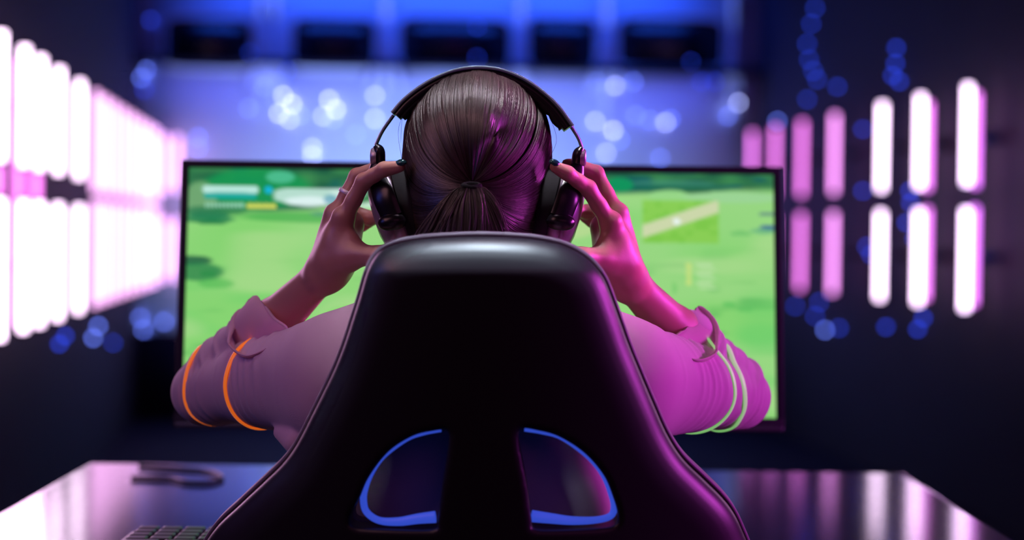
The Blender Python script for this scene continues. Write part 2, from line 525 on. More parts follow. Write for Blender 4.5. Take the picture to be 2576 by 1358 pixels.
# steel posts with splayed braces standing off the back wall
def post(px, label, splay, top=-30, bot=300, r=0.018):
    a = on_back(px, bot, 0.06); b = on_back(px, top, 0.06); b = np.array([a[0], a[1], b[2]])
    o = empty('wall_post', a, label, 'post', 'pale blue-lit posts on the far wall')
    g = MB(); g.loft([a, b], r, n=10); g.build('post_tube', M['post'], o)
    for s in (-1, 1):
        g = MB(); c = a + (b - a) * 0.62
        g.loft([c, a + RE * s * splay + np.array([0, 0, (b[2] - a[2]) * 0.22])], r * .8, n=8); g.build('brace', M['post'], o)
    for z in (0.15, 0.9):
        g = MB(); c = a + (b - a) * z
        g.box(c + RD * 0.03, (0.05, 0.062, 0.03), np.array([RE, RD, [0, 0, 1]]), 0.004)
        g.build('bracket', M['post'], o)
    return o
post(652, 'pale blue-lit post on the far wall between the two leftmost dark windows', 0.05)
post(690, 'faint blue-lit post beside the left post between the two leftmost dark windows', 0.04)
post(967, 'blue-lit post with splayed braces on the far wall, left of the headphone band', 0.10, r=0.024)
post(1308, 'blue-lit post on the far wall just above the headphone band', 0.03)
post(1525, 'blue-lit post with splayed braces on the far wall, right of the headphone band', 0.10, r=0.024)
post(1842, 'blue-lit post on the far wall beside the rightmost dark window', 0.04)

# ---- light tubes on the side walls
ORD = ['first', 'second', 'third', 'fourth', 'fifth', 'sixth', 'seventh', 'eighth', 'ninth', 'tenth', 'eleventh', 'twelfth']
def tube(base, z0, z1, m, wall_dir, label, group, r=0.014):
    c = np.array([base[0], base[1], z0])
    o = empty('light_tube', c, label, 'light tube', group)
    t = np.array([base[0], base[1], z1])
    g = MB(); g.loft([c + [0, 0, .012], t - [0, 0, .012]], r, n=14); g.build('glowing_tube', m, o)
    for z in (z0, z1):
        g = MB(); s = 1 if z == z0 else -1
        g.loft([[c[0], c[1], z], [c[0], c[1], z + s * .014]], r * 1.08, n=14); g.build('end_cap', M['black'], o)
    g = MB(); L = np.linalg.norm(wall_dir); ax = np.array([wall_dir / L, np.cross([0, 0, 1], wall_dir / L), [0, 0, 1]])
    mid = np.array([base[0], base[1], (z0 + z1) / 2]) + wall_dir * 0.5
    g.box(mid + wall_dir * 0.1, (L * 0.85, 0.012, 0.03), ax, 0.002); g.build('bracket', M['black'], o)
    return o

def side_row(side, vs, u_tube, u_wall, zs, mats, labels, groups):
    for v, m, lab, gr in zip(vs, mats, labels, groups):
        for k, (z0, z1) in enumerate(zs):
            row = 'upper' if k == 0 else 'lower'
            tube(R(u_tube, v, 0), z0, z1, M[m], (u_wall - u_tube) * RE, lab.replace('ROW', row),
                 gr.replace('ROW', row) if gr else None)

UR = 2.53
vr = [7.20, 7.78, 8.32, 9.10, 9.72, 10.3, 10.85]
mr = ['tube_white', 'tube_white', 'tube_white', 'tube_pink', 'tube_pink_soft', 'tube_pink_soft', 'tube_pink_soft']
lr = ['ROW white light tube on the right wall, nearest the right edge of the photo',
      'ROW white light tube on the right wall, second from the right edge of the photo',
      'ROW white light tube on the right wall, third from the right edge',
      'ROW pink light tube on the right wall, standing alone beside the white ones',
      'ROW soft pink light tube on the right wall, next to the single clear pink tube',
      'ROW soft pink light tube merged in the glow behind the monitor corner',
      'ROW soft pink light tube merged in the glow behind the monitor corner']
gr_ = ['ROW light tubes on the right wall'] * 5 + ['ROW pink light tubes merged behind the monitor corner'] * 2
side_row('right', vr, UR, U1, [(ZC + .188, ZC + .60), (ZC - .30, ZC + .118)], mr, lr, gr_)
# glowing pink tubes built in place of the white tubes' reflection in the wall
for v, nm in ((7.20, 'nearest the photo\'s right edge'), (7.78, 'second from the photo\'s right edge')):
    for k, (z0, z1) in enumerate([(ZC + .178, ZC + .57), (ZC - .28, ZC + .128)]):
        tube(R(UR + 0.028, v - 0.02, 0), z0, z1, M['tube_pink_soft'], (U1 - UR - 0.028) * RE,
             '%s thin pink reflection built beside the white tube %s' % (['upper', 'lower'][k], nm), 'pink reflections built on the right wall', 0.012)
UL = -0.89
vl = [5.10, 5.60, 6.05, 6.40, 6.86, 7.46]
ml = ['tube_white'] * 6
ll = ['ROW white light tube on the left wall, cut by the left edge of the photo'] * 2 + \
     ['ROW white tube on the left wall, %s' % s for s in
      ('second whole one from left', 'third whole one from left', 'fourth whole one from left',
       'the last before the pink glow')]
gl = ['ROW white light tubes at the left edge'] * 2 + ['ROW white light tubes on the left wall'] * 4
zl = [(ZC + .168, ZC + .565), (ZC - .345, ZC + .086)]
side_row('left', vl, UL, U0, zl, ml, ll, gl)
vl2 = [8.02, 8.35, 8.7, 9.1, 9.5, 9.9, 10.3, 10.7, 11.05]
side_row('left', vl2, UL, U0, [(ZC + .125, ZC + .565), (ZC - .345, ZC + .115)], ['tube_blush'] * 9, ['ROW pink light tube merged in the bright glow left of the monitor'] * 9,
         ['ROW pink light tubes merged left of the monitor'] * 9)
for px in (385, 415, 445):
    p = on_back(px, 500, 0.1)
    for k, (z0, z1) in enumerate(zl):
        tube(p, z0 + .02, z1 - .03, M['tube_blush'], RD * 0.1, '%s pink light tube on the far wall beside the monitor\'s left edge' % ['upper', 'lower'][k],
             '%s pink light tubes on the far wall' % ['upper', 'lower'][k])
# pink partner tubes, lengthened to imitate pink light on the left wall
for v in (5.36, 5.84, 6.24, 6.63):
    tube(R(UL - .045, v, 0), ZC - .33, ZC + .535, M['tube_pink_soft'], (U0 - UL + .045) * RE,
         'long pink tube doubling as wall glow between two white tubes on the left wall', 'long pink tubes between the white ones')
# glowing dots for point lights and blue reflections, blurring into discs: (x, y, material, size)
def bulbs(lst, where, label, group, rad=0.009):
    for (x, y, m) in lst:
        if where == 'back': p = on_back(x, y, rad); d = RD
        elif where == 'right': p = on_side(x, y, U1 - rad); d = RE
        else: p = on_side(x, y, U0 + rad); d = -RE
        if p @ RD > V1 - .02: p = on_back(x, y, rad); d = RD
        g = MB()
        ax = np.array([np.cross([0, 0, 1], d), [0, 0, 1], d])
        pr = [(0, -rad)] + [(rad * math.sin(a), -rad * math.cos(a)) for a in np.linspace(0.3, 2.2, 7)] + [(rad * .75, rad), (0, rad)]
        g.lathe(p, ax, pr, n=14)
        o = g.build('light_dot', M['bulb_' + m]); tag(o, label, 'bulb', group)
bulbs([(712, 240, 'white'), (735, 262, 'white'), (700, 285, 'white'), (728, 300, 'lilac'), (755, 290, 'blue')], 'back',
      'small cool white bulb in the bright cluster left of the headphones', 'bulbs in the bright cluster left of the headphones')
bulbs([(828, 250, 'white'), (845, 275, 'white'), (812, 292, 'lilac'), (838, 300, 'blue')], 'back',
      'small cool white bulb in the second bright cluster nearer the headphones', 'bulbs in the second bright cluster')
bulbs([(625, 272, 'blue'), (665, 218, 'blue'), (895, 338, 'blue'), (943, 298, 'lilac'), (785, 372, 'lilac'), (785, 392, 'lilac'), (497, 345, 'blue'), (497, 372, 'blue'), (943, 240, 'lilac')], 'back',
      'single blurred blue bulb on the far wall above the left half of the monitor', 'single blue bulbs above the monitor, left')
bulbs([(628, 132, 'dim'), (655, 168, 'dim'), (722, 178, 'dim')], 'back',
      'single deep blue bulb just below the leftmost dark windows', 'blue bulbs below the dark windows, left')
bulbs([(962, 118, 'blue'), (950, 152, 'blue'), (1000, 172, 'dim')], 'back', 'lilac blue bulb on the braced post left of the headphone band', 'bulbs on the left braced post')
bulbs([(1520, 128, 'blue'), (1508, 165, 'blue'), (1552, 172, 'blue'), (1500, 205, 'blue'), (1548, 215, 'lilac'), (1525, 245, 'lilac')], 'back',
      'lilac blue bulb on the braced post right of the headphone band', 'bulbs on the right braced post')
bulbs([(1200, 68, 'dim'), (1200, 145, 'dim')], 'back', 'faint blue bulb inside the middle dark window', 'faint bulbs in the middle window')
bulbs([(1594, 205, 'blue'), (1498, 305, 'lilac'), (1543, 328, 'white'), (1560, 352, 'blue'), (1600, 290, 'blue'), (1635, 302, 'blue'), (1675, 308, 'lilac'), (1688, 300, 'blue'), (1662, 398, 'blue'), (1525, 385, 'lilac')],
      'back', 'small blurred blue bulb on the far wall right of the headphones', 'bulbs on the far wall right of the headphones')
bulbs([(1738, 155, 'dim'), (1765, 205, 'dim'), (1800, 205, 'dim'), (1838, 190, 'dim')], 'back', 'deep blue bulb under the rightmost dark window', 'blue bulbs under the rightmost dark window')
bulbs([(1858, 258, 'lilac'), (1845, 275, 'lilac'), (1832, 292, 'blue'), (1955, 305, 'blue')], 'right', 'lilac bulb in the short slanting row beside the rightmost dark window', 'slanting row of lilac bulbs')
bulbs([(2035, 150, 'dim'), (2045, 178, 'dim'), (2055, 200, 'dim'), (2030, 110, 'dim'), (2106, 218, 'dim'), (2030, 250, 'dim'), (2040, 60, 'dim'), (2050, 20, 'dim')], 'right',
      'deep blue bulb in the loose column above the pink tubes of the right wall', 'blue bulbs above the pink tubes')
bulbs([(2254, 120, 'dim'), (2252, 160, 'dim'), (2245, 190, 'dim'), (2262, 205, 'dim')], 'right', 'deep blue bulb above the third white tube of the right wall', 'blue bulbs above the third white tube')
bulbs([(2170, 325, 'dim'), (2180, 620, 'dim'), (2190, 640, 'dim'), (2288, 480, 'dim'), (2290, 510, 'dim'), (2300, 600, 'dim'), (2170, 480, 'dim'), (2280, 560, 'dim')], 'right', 'deep blue bulb between the clear tubes of the right wall', 'blue bulbs between the right tubes')
bulbs([(2075, 830, 'blue'), (2050, 795, 'dim'), (2110, 825, 'dim'), (2228, 822, 'dim'), (2308, 828, 'dim'), (2322, 800, 'dim'), (2000, 770, 'dim'), (2060, 760, 'dim')], 'right',
      'blue bulb below the lower light tubes on the right wall', 'blue bulbs below the right tubes')
bulbs([(378, 155, 'blue'), (368, 175, 'blue'), (355, 195, 'blue'), (362, 225, 'dim'), (378, 50, 'dim')], 'left', 'blue bulb in the short slanting row above the pink glow on the left', 'slanting row of blue bulbs, left')
bulbs([(248, 820, 'blue'), (235, 850, 'blue'), (285, 862, 'dim'), (165, 845, 'dim'), (150, 865, 'dim'), (352, 800, 'blue'), (360, 830, 'blue'), (412, 810, 'blue'), (400, 860, 'dim')], 'left',
      'blue reflection dot below the lower light tubes on the left wall', 'blue reflection dots below the left tubes')  # built glowing in place of reflected blue points

# ================================================================== DESK
ZD = 0.74
dsk = empty('desk', (0, 2.66, 0), 'glossy black rectangular desk reflecting the light tubes, under the monitor', 'desk')
g = MB(); g.box((-0.02, 2.6175, ZD - .0175), (1.31, 0.865, 0.035), None, 0.006); g.build('desk_top', M['desk'], dsk)
for sx in (-1, 1):
    for sy in (-1, 1):
        g = MB(); g.box((-0.02 + sx * .59, 2.63 + sy * .36, (ZD - .035) / 2), (0.05, 0.05, ZD - .035), None, 0.004); g.build('leg', M['black'], dsk)
g = MB(); g.box((-0.02, 2.99, ZD - .075), (1.13, 0.02, 0.08), None, 0.003); g.build('rear_rail', M['black'], dsk)

# ================================================================== MONITOR
TL, TR, BL, BR_ = P(456, 400, 2.715), P(1966, 420, 2.745), P(436, 1076, 2.665), P(1973, 1086, 2.695)
ex = (TR - TL + BR_ - BL) / 2; Wm = np.linalg.norm(ex); ex /= Wm
ez = (TL - BL + TR - BR_) / 2; Hm = np.linalg.norm(ez); ez = ez - ex * (ez @ ex); ez /= np.linalg.norm(ez)
ey = np.cross(ez, ex)      # away from the viewer
if ey[1] < 0: ey = -ey
Cm = (TL + TR + BL + BR_) / 4
mon = empty('monitor', (Cm[0], 2.78, ZD), 'wide black-framed monitor showing a bright green game landscape', 'monitor')
AX = np.array([ex, ey, ez])
bz = 0.0125; chin = 0.020
def mp(x, y, z): return Cm + ex * x + ey * y + ez * z
g = MB()
g.box(mp(0, .010, Hm / 2 - bz / 2), (Wm, .020, bz), AX, .002)
g.box(mp(0, .010, -Hm / 2 + chin / 2), (Wm, .020, chin), AX, .002)
for s in (-1, 1): g.box(mp(s * (Wm / 2 - bz / 2), .010, (chin - bz) / 2), (bz, .020, Hm - bz - chin + .004), AX, .002)
g.build('bezel', M['bezel'], mon)
g = MB(); g.box(mp(0, -.0015, -Hm / 2 + .004), (Wm * .995, .006, .007), AX, .0015); g.build('lower_trim_strip', M['stand'], mon)
g = MB(); g.box(mp(0, .030, 0), (Wm * .98, .022, Hm * .96), AX, .006); g.box(mp(0, .05, -.02), (.30, .03, .22), AX, .01); g.build('back_housing', M['bezel'], mon)
nb = mp(0, .07, -.02)
g = MB(); g.loft([nb, nb + [0, .02, -.02], [nb[0], nb[1] + .03, ZD + .015]], [.022] * 3, [.03] * 3, n=14, sub=4); g.build('stand_neck', M['stand'], mon)
g = MB(); g.box((nb[0], nb[1] + .0, ZD + .006), (.30, .20, .012), None, .004); g.build('stand_base', M['stand'], mon)
# the moving game picture on the screen, one colour per vertex
sw, sh = Wm - 2 * bz + .001, Hm - bz - chin + .001
NX, NZ = 300, 132
xs = np.linspace(0, 1, NX); zs = np.linspace(0, 1, NZ)
XX, YY = np.meshgrid(xs, zs, indexing='ij')          # YY = 0 top
PXX = 470 + XX * 1485; PYY = 418 + YY * 637
def vnoise(x, y, seed):
    r_ = np.random.default_rng(seed).random((64, 64))
    xi, yi = np.floor(x).astype(int), np.floor(y).astype(int)
    fx, fy = x - xi, y - yi; fx = fx * fx * (3 - 2 * fx); fy = fy * fy * (3 - 2 * fy)
    g_ = lambda i, j: r_[i % 64, j % 64]
    return (g_(xi, yi) * (1 - fx) + g_(xi + 1, yi) * fx) * (1 - fy) + (g_(xi, yi + 1) * (1 - fx) + g_(xi + 1, yi + 1) * fx) * fy
def C3(r, g_, b): return np.array(rgb(r, g_, b)[:3])
def ss(a, b, x): t = np.clip((x - a) / (b - a), 0, 1); return t * t * (3 - 2 * t)
IMG = C3(150, 214, 128) * np.ones(XX.shape + (1,))
def over(col, a): 
    global IMG
    IMG = IMG * (1 - a[..., None]) + col * a[..., None]
over(C3(125, 210, 105), ss(.35, .8, vnoise(PXX / 300, PYY / 90, 1)) * .7)
over(C3(105, 205, 105), ss(.5, .9, vnoise(PXX / 160, PYY / 40, 2)) * ss(600, 900, PYY) * .8)
over(C3(168, 218, 140), ss(.55, .9, vnoise(PXX / 220, PYY / 60 + 9, 3)) * .7)
over(C3(60, 170, 80), ss(.72, .95, vnoise(PXX / 90, PYY / 22, 4)) * ss(560, 800, PYY) * .55)
# far trees along the top
ted = 470 + 60 * ss(1250, 600, PXX) - 12 * ss(1500, 1900, PXX)
tree = 1 - ss(-10, 14, PYY - ted)
tn = vnoise(PXX / 45, PYY / 22, 5)
tcol = C3(5, 80, 62)[None, None] * (1 - tn[..., None]) + C3(60, 140, 80)[None, None] * tn[..., None]
IMG = IMG * (1 - tree[..., None]) + tcol * tree[..., None]
over(C3(10, 95, 90), tree * ss(.6, .9, vnoise(PXX / 60, PYY / 18, 6)))
def blob(x, y, rx, ry, col, a=1.0, p=2):
    d = (np.abs(PXX - x) / rx) ** p + (np.abs(PYY - y) / ry) ** p
    over(np.array(col), a * (1 - ss(.55, 1.1, d)))
blob(640, 470, 150, 60, C3(10, 150, 80), .9); blob(800, 545, 220, 16, C3(70, 175, 80), .8)
blob(700, 440, 40, 18, C3(80, 195, 150), .8)
blob(500, 500, 45, 50, C3(120, 175, 120), .8); blob(520, 540, 60, 14, C3(40, 130, 90), .8)
blob(575, 474, 72, 9, C3(190, 235, 225), .95, 8); blob(575, 490, 68, 9, C3(20, 170, 160), .95, 6)
blob(671, 474, 11, 11, C3(10, 180, 215), 1)
blob(780, 488, 100, 20, C3(190, 228, 215), .9, 4); blob(775, 503, 70, 14, C3(225, 245, 245), .9); blob(870, 480, 50, 14, C3(205, 235, 225), .9); blob(828, 497, 20, 14, C3(60, 150, 180), .7)
blob(950, 512, 60, 9, C3(205, 235, 220), .9)
blob(800, 535, 28, 6, C3(85, 155, 120), .8)
blob(540, 530, 85, 16, C3(25, 120, 75), .7); blob(520, 552, 75, 12, C3(20, 125, 80), .85); blob(530, 560, 45, 7, C3(10, 120, 70), .8)
blob(480, 660, 60, 14, C3(15, 90, 65), .9); blob(500, 690, 70, 26, C3(35, 130, 75), .85); blob(525, 695, 24, 10, C3(40, 140, 70), .8); blob(545, 720, 50, 14, C3(70, 180, 80), .6)
blob(1695, 445, 120, 12, C3(60, 140, 120), .5); blob(1700, 458, 160, 10, C3(0, 100, 80), .7); blob(1560, 450, 40, 22, C3(0, 150, 90), .9)
blob(1690, 478, 60, 18, C3(150, 215, 135), .9); blob(1760, 465, 40, 9, C3(10, 90, 60), .7)
blob(1850, 480, 140, 16, C3(155, 212, 150), .9)
blob(1400, 560, 120, 40, C3(190, 218, 150), .7)
for x in range(515, 606, 10): blob(x, 515, 5, 6, C3(150, 210, 180), .85, 4)
for x in range(622, 694, 8): blob(x, 517, 4.6, 7, C3(215, 220, 95), .95, 4)
# inset map with a pale diagonal road and a white dot
inm = ss(1617, 1621, PXX) * (1 - ss(1813, 1817, PXX)) * ss(488, 492, PYY) * (1 - ss(600, 604, PYY))
over(C3(135, 205, 80), inm * .95)
over(C3(115, 195, 65), inm * ss(.5, .9, vnoise(PXX / 20, PYY / 14, 8)) * .6)
road = 1 - ss(15, 19, np.abs(PYY - (573 - (PXX - 1617) * 0.355)))
over(C3(203, 215, 170), inm * road)
blob(1707, 545, 11, 10, C3(232, 246, 240), 1)
blob(1940, 523, 28, 5, C3(60, 80, 130), .6); blob(1945, 558, 30, 7, C3(25, 70, 150), .8); blob(1930, 568, 40, 7, C3(70, 160, 130), .6)
blob(1870, 575, 30, 8, C3(105, 190, 105), .7)
for y in range(655, 718, 8): blob(1738, y, 8, 3.6, C3(200, 224, 125), .8, 4)
for k, y in enumerate(range(655, 722, 8)): blob(1775 + (k % 3) * 5, y, 22, 2.8, C3(185, 225, 165), .8, 4)
blob(1838, 760, 18, 7, C3(80, 190, 90), .7); blob(1880, 775, 22, 7, C3(90, 190, 95), .6); blob(1700, 720, 8, 18, C3(110, 200, 105), .6)
blob(1750, 900, 90, 10, C3(95, 195, 85), .6); blob(900, 800, 90, 30, C3(115, 215, 95), .6)
Vs = mp(0, -.0006, 0) + (XX.ravel()[:, None] - .5) * sw * ex + ((.5 - YY.ravel()[:, None]) * sh + (chin - bz) / 2) * ez
ii, jj = np.meshgrid(np.arange(NX - 1), np.arange(NZ - 1), indexing='ij'); a = (ii * NZ + jj).ravel()
Vs = np.vstack([Vs, Vs + ey * .004])
n0 = NX * NZ
q1 = np.column_stack([a, a + 1, a + NZ + 1, a + NZ])
edge = [i * NZ for i in range(NX)] + [(NX - 1) * NZ + j for j in range(1, NZ)] + [i * NZ + NZ - 1 for i in range(NX - 2, -1, -1)] + [j for j in range(NZ - 2, 0, -1)]
q2 = [[edge[i], edge[(i + 1) % len(edge)], edge[(i + 1) % len(edge)] + n0, edge[i] + n0] for i in range(len(edge))]
me = mesh_np('screen', Vs, [np.vstack([q1, q2])], smooth=False)
ca = me.color_attributes.new('picture', 'FLOAT_COLOR', 'POINT')
cols = np.ones((len(Vs), 4), np.float32); cols[:n0, :3] = IMG.reshape(-1, 3); cols[n0:, :3] = .3
ca.data.foreach_set('color', cols.ravel())
ms = mat('screen_picture', (0.01, 0.01, 0.01), 0.5)
at_ = ms.node_tree.nodes.new('ShaderNodeAttribute'); at_.attribute_name = 'picture'
bs = ms.node_tree.nodes['Principled BSDF']
ms.node_tree.links.new(at_.outputs['Color'], bs.inputs['Emission Color'])
bs.inputs['Emission Strength'].default_value = 1.0
bs.inputs['Specular IOR Level'].default_value = 0.1
link('screen', me, ms, mon)

# ---- keyboard and cable
kb = empty('keyboard', (-0.24, 2.26, ZD), 'dark mechanical keyboard at the near edge of the desk, mostly hidden by the chair', 'keyboard')
g = MB(); g.box((-0.24, 2.257, ZD + .004), (.44, .132, .008), None, .002); g.build('keyboard_case', M['black'], kb)
for r_ in range(5):
    nk = 15 if r_ < 4 else 9
    wk = .42 / nk
    for c_ in range(nk):
        kw = wk if not (r_ == 4 and c_ == 4) else wk
        g = MB(); g.box((-0.45 + (c_ + .5) * wk, 2.306 - r_ * .025, ZD + .0115), (kw * .86, .020, .009), None, .002)
        g.build('keycap', M['keycap'], kb)
cb = catmull([P(330, 1245, 2.86), P(420, 1240, 2.86), P(470, 1262, 2.82), P(530, 1262, 2.82), P(560, 1235, 2.88), P(520, 1205, 2.95), P(440, 1192, 2.98), P(350, 1187, 3.0)], 8)
cb[:, 2] = ZD + .0035
g = MB(); g.loft(cb, .003, n=8); o = g.build('cable', M['black']); tag(o, 'thin dark cable looping over the glossy desk, left of the chair', 'cable')

# ================================================================== CHAIR
CX0 = 1205.0
def ych(py): return 1.835 + (py - 580) * 0.00008
OUT = [(1205, 581), (1100, 585), (1035, 591), (985, 601), (945, 618), (918, 648), (900, 690), (884, 745), (868, 795), (845, 865), (820, 928), (790, 990), (757, 1055), (722, 1122), (688, 1170), (640, 1218), (570, 1284),
       (500, 1352), (455, 1430), (440, 1550), (470, 1800), (540, 2050), (560, 2250), (1205, 2290), (1850, 2250), (1870, 2050), (1930, 1800), (1950, 1550), (1930, 1430), (1903, 1358), (1878, 1308), (1845, 1265), (1795, 1215), (1740, 1160), (1700, 1098), (1665, 1020),
       (1630, 938), (1601, 868), (1580, 810), (1560, 755), (1538, 700), (1510, 660), (1475, 630), (1425, 605), (1370, 592), (1310, 585)]
HL = [(1122, 1084), (1085, 1086), (1035, 1100), (975, 1140), (925, 1205), (900, 1262), (878, 1305), (884, 1330), (930, 1334), (1086, 1334), (1100, 1310), (1112, 1220), (1128, 1110)]
HR = [(1312, 1080), (1350, 1084), (1405, 1100), (1470, 1142), (1520, 1200), (1545, 1258), (1556, 1300), (1550, 1326), (1500, 1334), (1352, 1334), (1338, 1310), (1325, 1220), (1304, 1108)]
def to_l(pts, sub=6):
    q = catmull(np.array(pts, float), sub, True)
    return np.column_stack([(q[:, 0] - CX0) / 2600, -(q[:, 1] - 580) / 2600])
def poly_sdf(X, Z, poly):
    d = np.full(X.shape, 1e9); ins = np.zeros(X.shape, bool)
    for i in range(len(poly)):
        a, b = poly[i], poly[(i + 1) % len(poly)]
        e = b - a; wx, wz = X - a[0], Z - a[1]
        t = np.clip((wx * e[0] + wz * e[1]) / (e @ e + 1e-12), 0, 1)
        d = np.minimum(d, (wx - t * e[0]) ** 2 + (wz - t * e[1]) ** 2)
        c1 = (a[1] <= Z) != (b[1] <= Z)
        with np.errstate(divide='ignore', invalid='ignore'):
            xi = a[0] + (Z - a[1]) / (b[1] - a[1] + 1e-15) * e[0]
        ins ^= c1 & (X < xi)
    return np.where(ins, -1, 1) * np.sqrt(d)
def warp(L):
    """chair-local (x, t, z) -> world: reclined and wrapping forward at the sides"""
    px = CX0 + L[:, 0] * 2600; py = 580 - L[:, 2] * 2600
    Y = ych(py)
    base = CAM + Y[:, None] * (_f + CR * (px - W / 2)[:, None] / F - CU * (py - H / 2)[:, None] / F)
    t = L[:, 1] + .75 * L[:, 0] ** 2 + 0.35 * np.maximum(L[:, 2] + 0.04, 0)
    return base + t[:, None] * np.array([0, 1.0, 0])
hh = 0.003
gx = np.arange(-.32, .325, hh); gz = np.arange(-.68, .03, hh)
GX, GZ = np.meshgrid(gx, gz, indexing='ij')
d_out = poly_sdf(GX, GZ, to_l(OUT)); d_h = np.minimum(poly_sdf(GX, GZ, to_l(HL)), poly_sdf(GX, GZ, to_l(HR)))
chair = empty('gaming_chair', (0, 1.98, 0), 'black high-backed gaming chair seen from behind, with two blue-rimmed openings', 'chair')
def plate(name, inset, t0, t1, Rb, Rh, m):
    ty = np.arange(t0 - .012, t1 + .012, hh)
    T = ty[None, :, None]
    tc, th_ = (t0 + t1) / 2, (t1 - t0) / 2
    def rounded(d2, Rr):
        rr = min(Rr, th_ - 1e-4)
        # flattened elliptical rounding: Rr across the face, rr through the thickness
        wx = np.maximum(d2[:, None, :] + Rr, 0) / Rr; wy = np.maximum(np.abs(T - tc) - th_ + rr, 0) / rr
        outer = (np.sqrt(wx * wx + wy * wy) - 1) * rr
        inner = np.maximum(d2[:, None, :], np.abs(T - tc) - th_)
        return np.where((wx > 0) | (wy > 0), outer, np.minimum(inner, -rr))
    A = rounded(d_out + inset, Rb); B = rounded(-d_h, Rh)
    Fd = np.maximum(A, B).astype(np.float32)
    V, Q = surface_nets(Fd, np.array([gx[0], ty[0], gz[0]]), hh)
    # relax the mesh a little
    return link(name, mesh_np(name, warp(V), Q), m, chair)
plate('back_shell', 0.0055, 0.0, 0.050, 0.040, 0.004, M['leather'])
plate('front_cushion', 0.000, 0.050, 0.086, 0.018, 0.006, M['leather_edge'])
# piping between shell and cushion
pp = to_l(OUT, 8); cen = np.array([0, -.3])
nrm = np.roll(pp, -1, 0) - np.roll(pp, 1, 0); nrm = np.column_stack([nrm[:, 1], -nrm[:, 0]]); nrm /= np.linalg.norm(nrm, axis=1)[:, None]
sgn = 1 if ((pp + nrm * .01 - cen) ** 2).sum() > ((pp - cen) ** 2).sum() else -1
pin = pp - sgn * nrm * 0.0035
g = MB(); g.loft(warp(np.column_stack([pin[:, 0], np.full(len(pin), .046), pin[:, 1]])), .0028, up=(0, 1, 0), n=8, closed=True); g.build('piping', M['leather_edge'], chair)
# blue-lit inner rims of the openings
TLp = [(1108, 1084), (1065, 1092), (1020, 1108), (962, 1151), (930, 1195), (914, 1235), (910, 1265), (918, 1295), (950, 1316), (1000, 1318), (1050, 1310), (1094, 1305)]
TRp = [(1320, 1083), (1365, 1090), (1415, 1105), (1480, 1152), (1520, 1200), (1541, 1250), (1548, 1285), (1538, 1307), (1500, 1316), (1440, 1316), (1390, 1310), (1338, 1303)]
for T_, nm in ((TLp, 'left'), (TRp, 'right')):
    q = catmull(np.array(T_, float), 6)
    L = np.column_stack([(q[:, 0] - CX0) / 2600, np.full(len(q), .012), -(q[:, 1] - 580) / 2600])
    r_ = np.interp(np.arange(len(L)), [0, 30, len(L) * .72, len(L)], [.0022, .0034, .0036, .0062])
    g = MB(); g.loft(warp(L), r_, up=(0, 1, 0), n=12)
    o = g.build('lit_rim', M['led_blue'], chair); tag(o, 'blue glowing rim of the %s opening' % nm)
SZ = 0.47
g = MB(); g.box((-.03, 2.19, SZ - .045), (.52, .50, .09), None, .035); g.build('seat', M['leather'], chair)
g = MB(); g.box((-.03, 2.0, SZ - .10), (.30, .10, .03), None, .004); g.box((-.03, 1.93, SZ - .0), (.30, .02, .2), None, .004); g.build('back_bracket', M['black'], chair)
g = MB(); g.loft([(-.03, 2.19, SZ - .08), (-.03, 2.19, .10)], .028, n=16); g.build('gas_lift', M['metal'], chair)
for k in range(5):
    a = 2 * math.pi * k / 5 + .3; e = np.array([-.03 + .30 * math.cos(a), 2.19 + .30 * math.sin(a), .075])
    g = MB(); g.loft([(-.03, 2.19, .11), e], [.022, .012], [.03, .018], n=10); lg = g.build('base_arm', M['black'], chair)
    g = MB(); sd = np.array([-math.sin(a), math.cos(a), 0]); g.lathe([e[0], e[1], .030], [[0, 0, 1], [math.cos(a), math.sin(a), 0], sd], [(0, -.022), (.026, -.022), (.030, -.016), (.030, .016), (.026, .022), (0, .022)], n=18)
    g.build('caster', M['black'], lg)

# ================================================================== PERSON
person = empty('person', (-.03, 2.15, SZ), 'person in a pink long-sleeved top seated at the desk, both hands on the headphones', 'person')
HC = P(1201, 362, 2.11)                       # centre of the skull

# joints (px, py, depth)
Lw = dict(S=P(838, 928, 2.06), E=P(512, 985, 2.275), Wr=P(812, 690, 2.125))
Rw = dict(S=P(1572, 936, 2.06), E=P(1858, 1000, 2.275), Wr=P(1586, 712, 2.125))
LF = dict(
    index=([(866, 548, 2.085), (915, 456, 2.068), (966, 426, 2.05), (1006, 419, 2.045)], [.0100, .0088, .0080, .0066]),
    middle=([(846, 540, 2.112), (897, 443, 2.112), (945, 424, 2.105), (978, 424, 2.10)], [.0098, .0084, .0076, .0065]),
    ring=([(846, 556, 2.140), (893, 536, 2.180), (932, 549, 2.178), (985, 546, 2.150)], [.0095, .0084, .0084, .0070]),
    pinky=([(850, 575, 2.162), (887, 568, 2.195), (910, 566, 2.20), (945, 550, 2.195)], [.0088, .0078, .0076, .0060]),
    thumb=([(845, 655, 2.10), (900, 640, 2.075), (950, 645, 2.055), (992, 628, 2.05)], [.0150, .0125, .0110, .0080]))
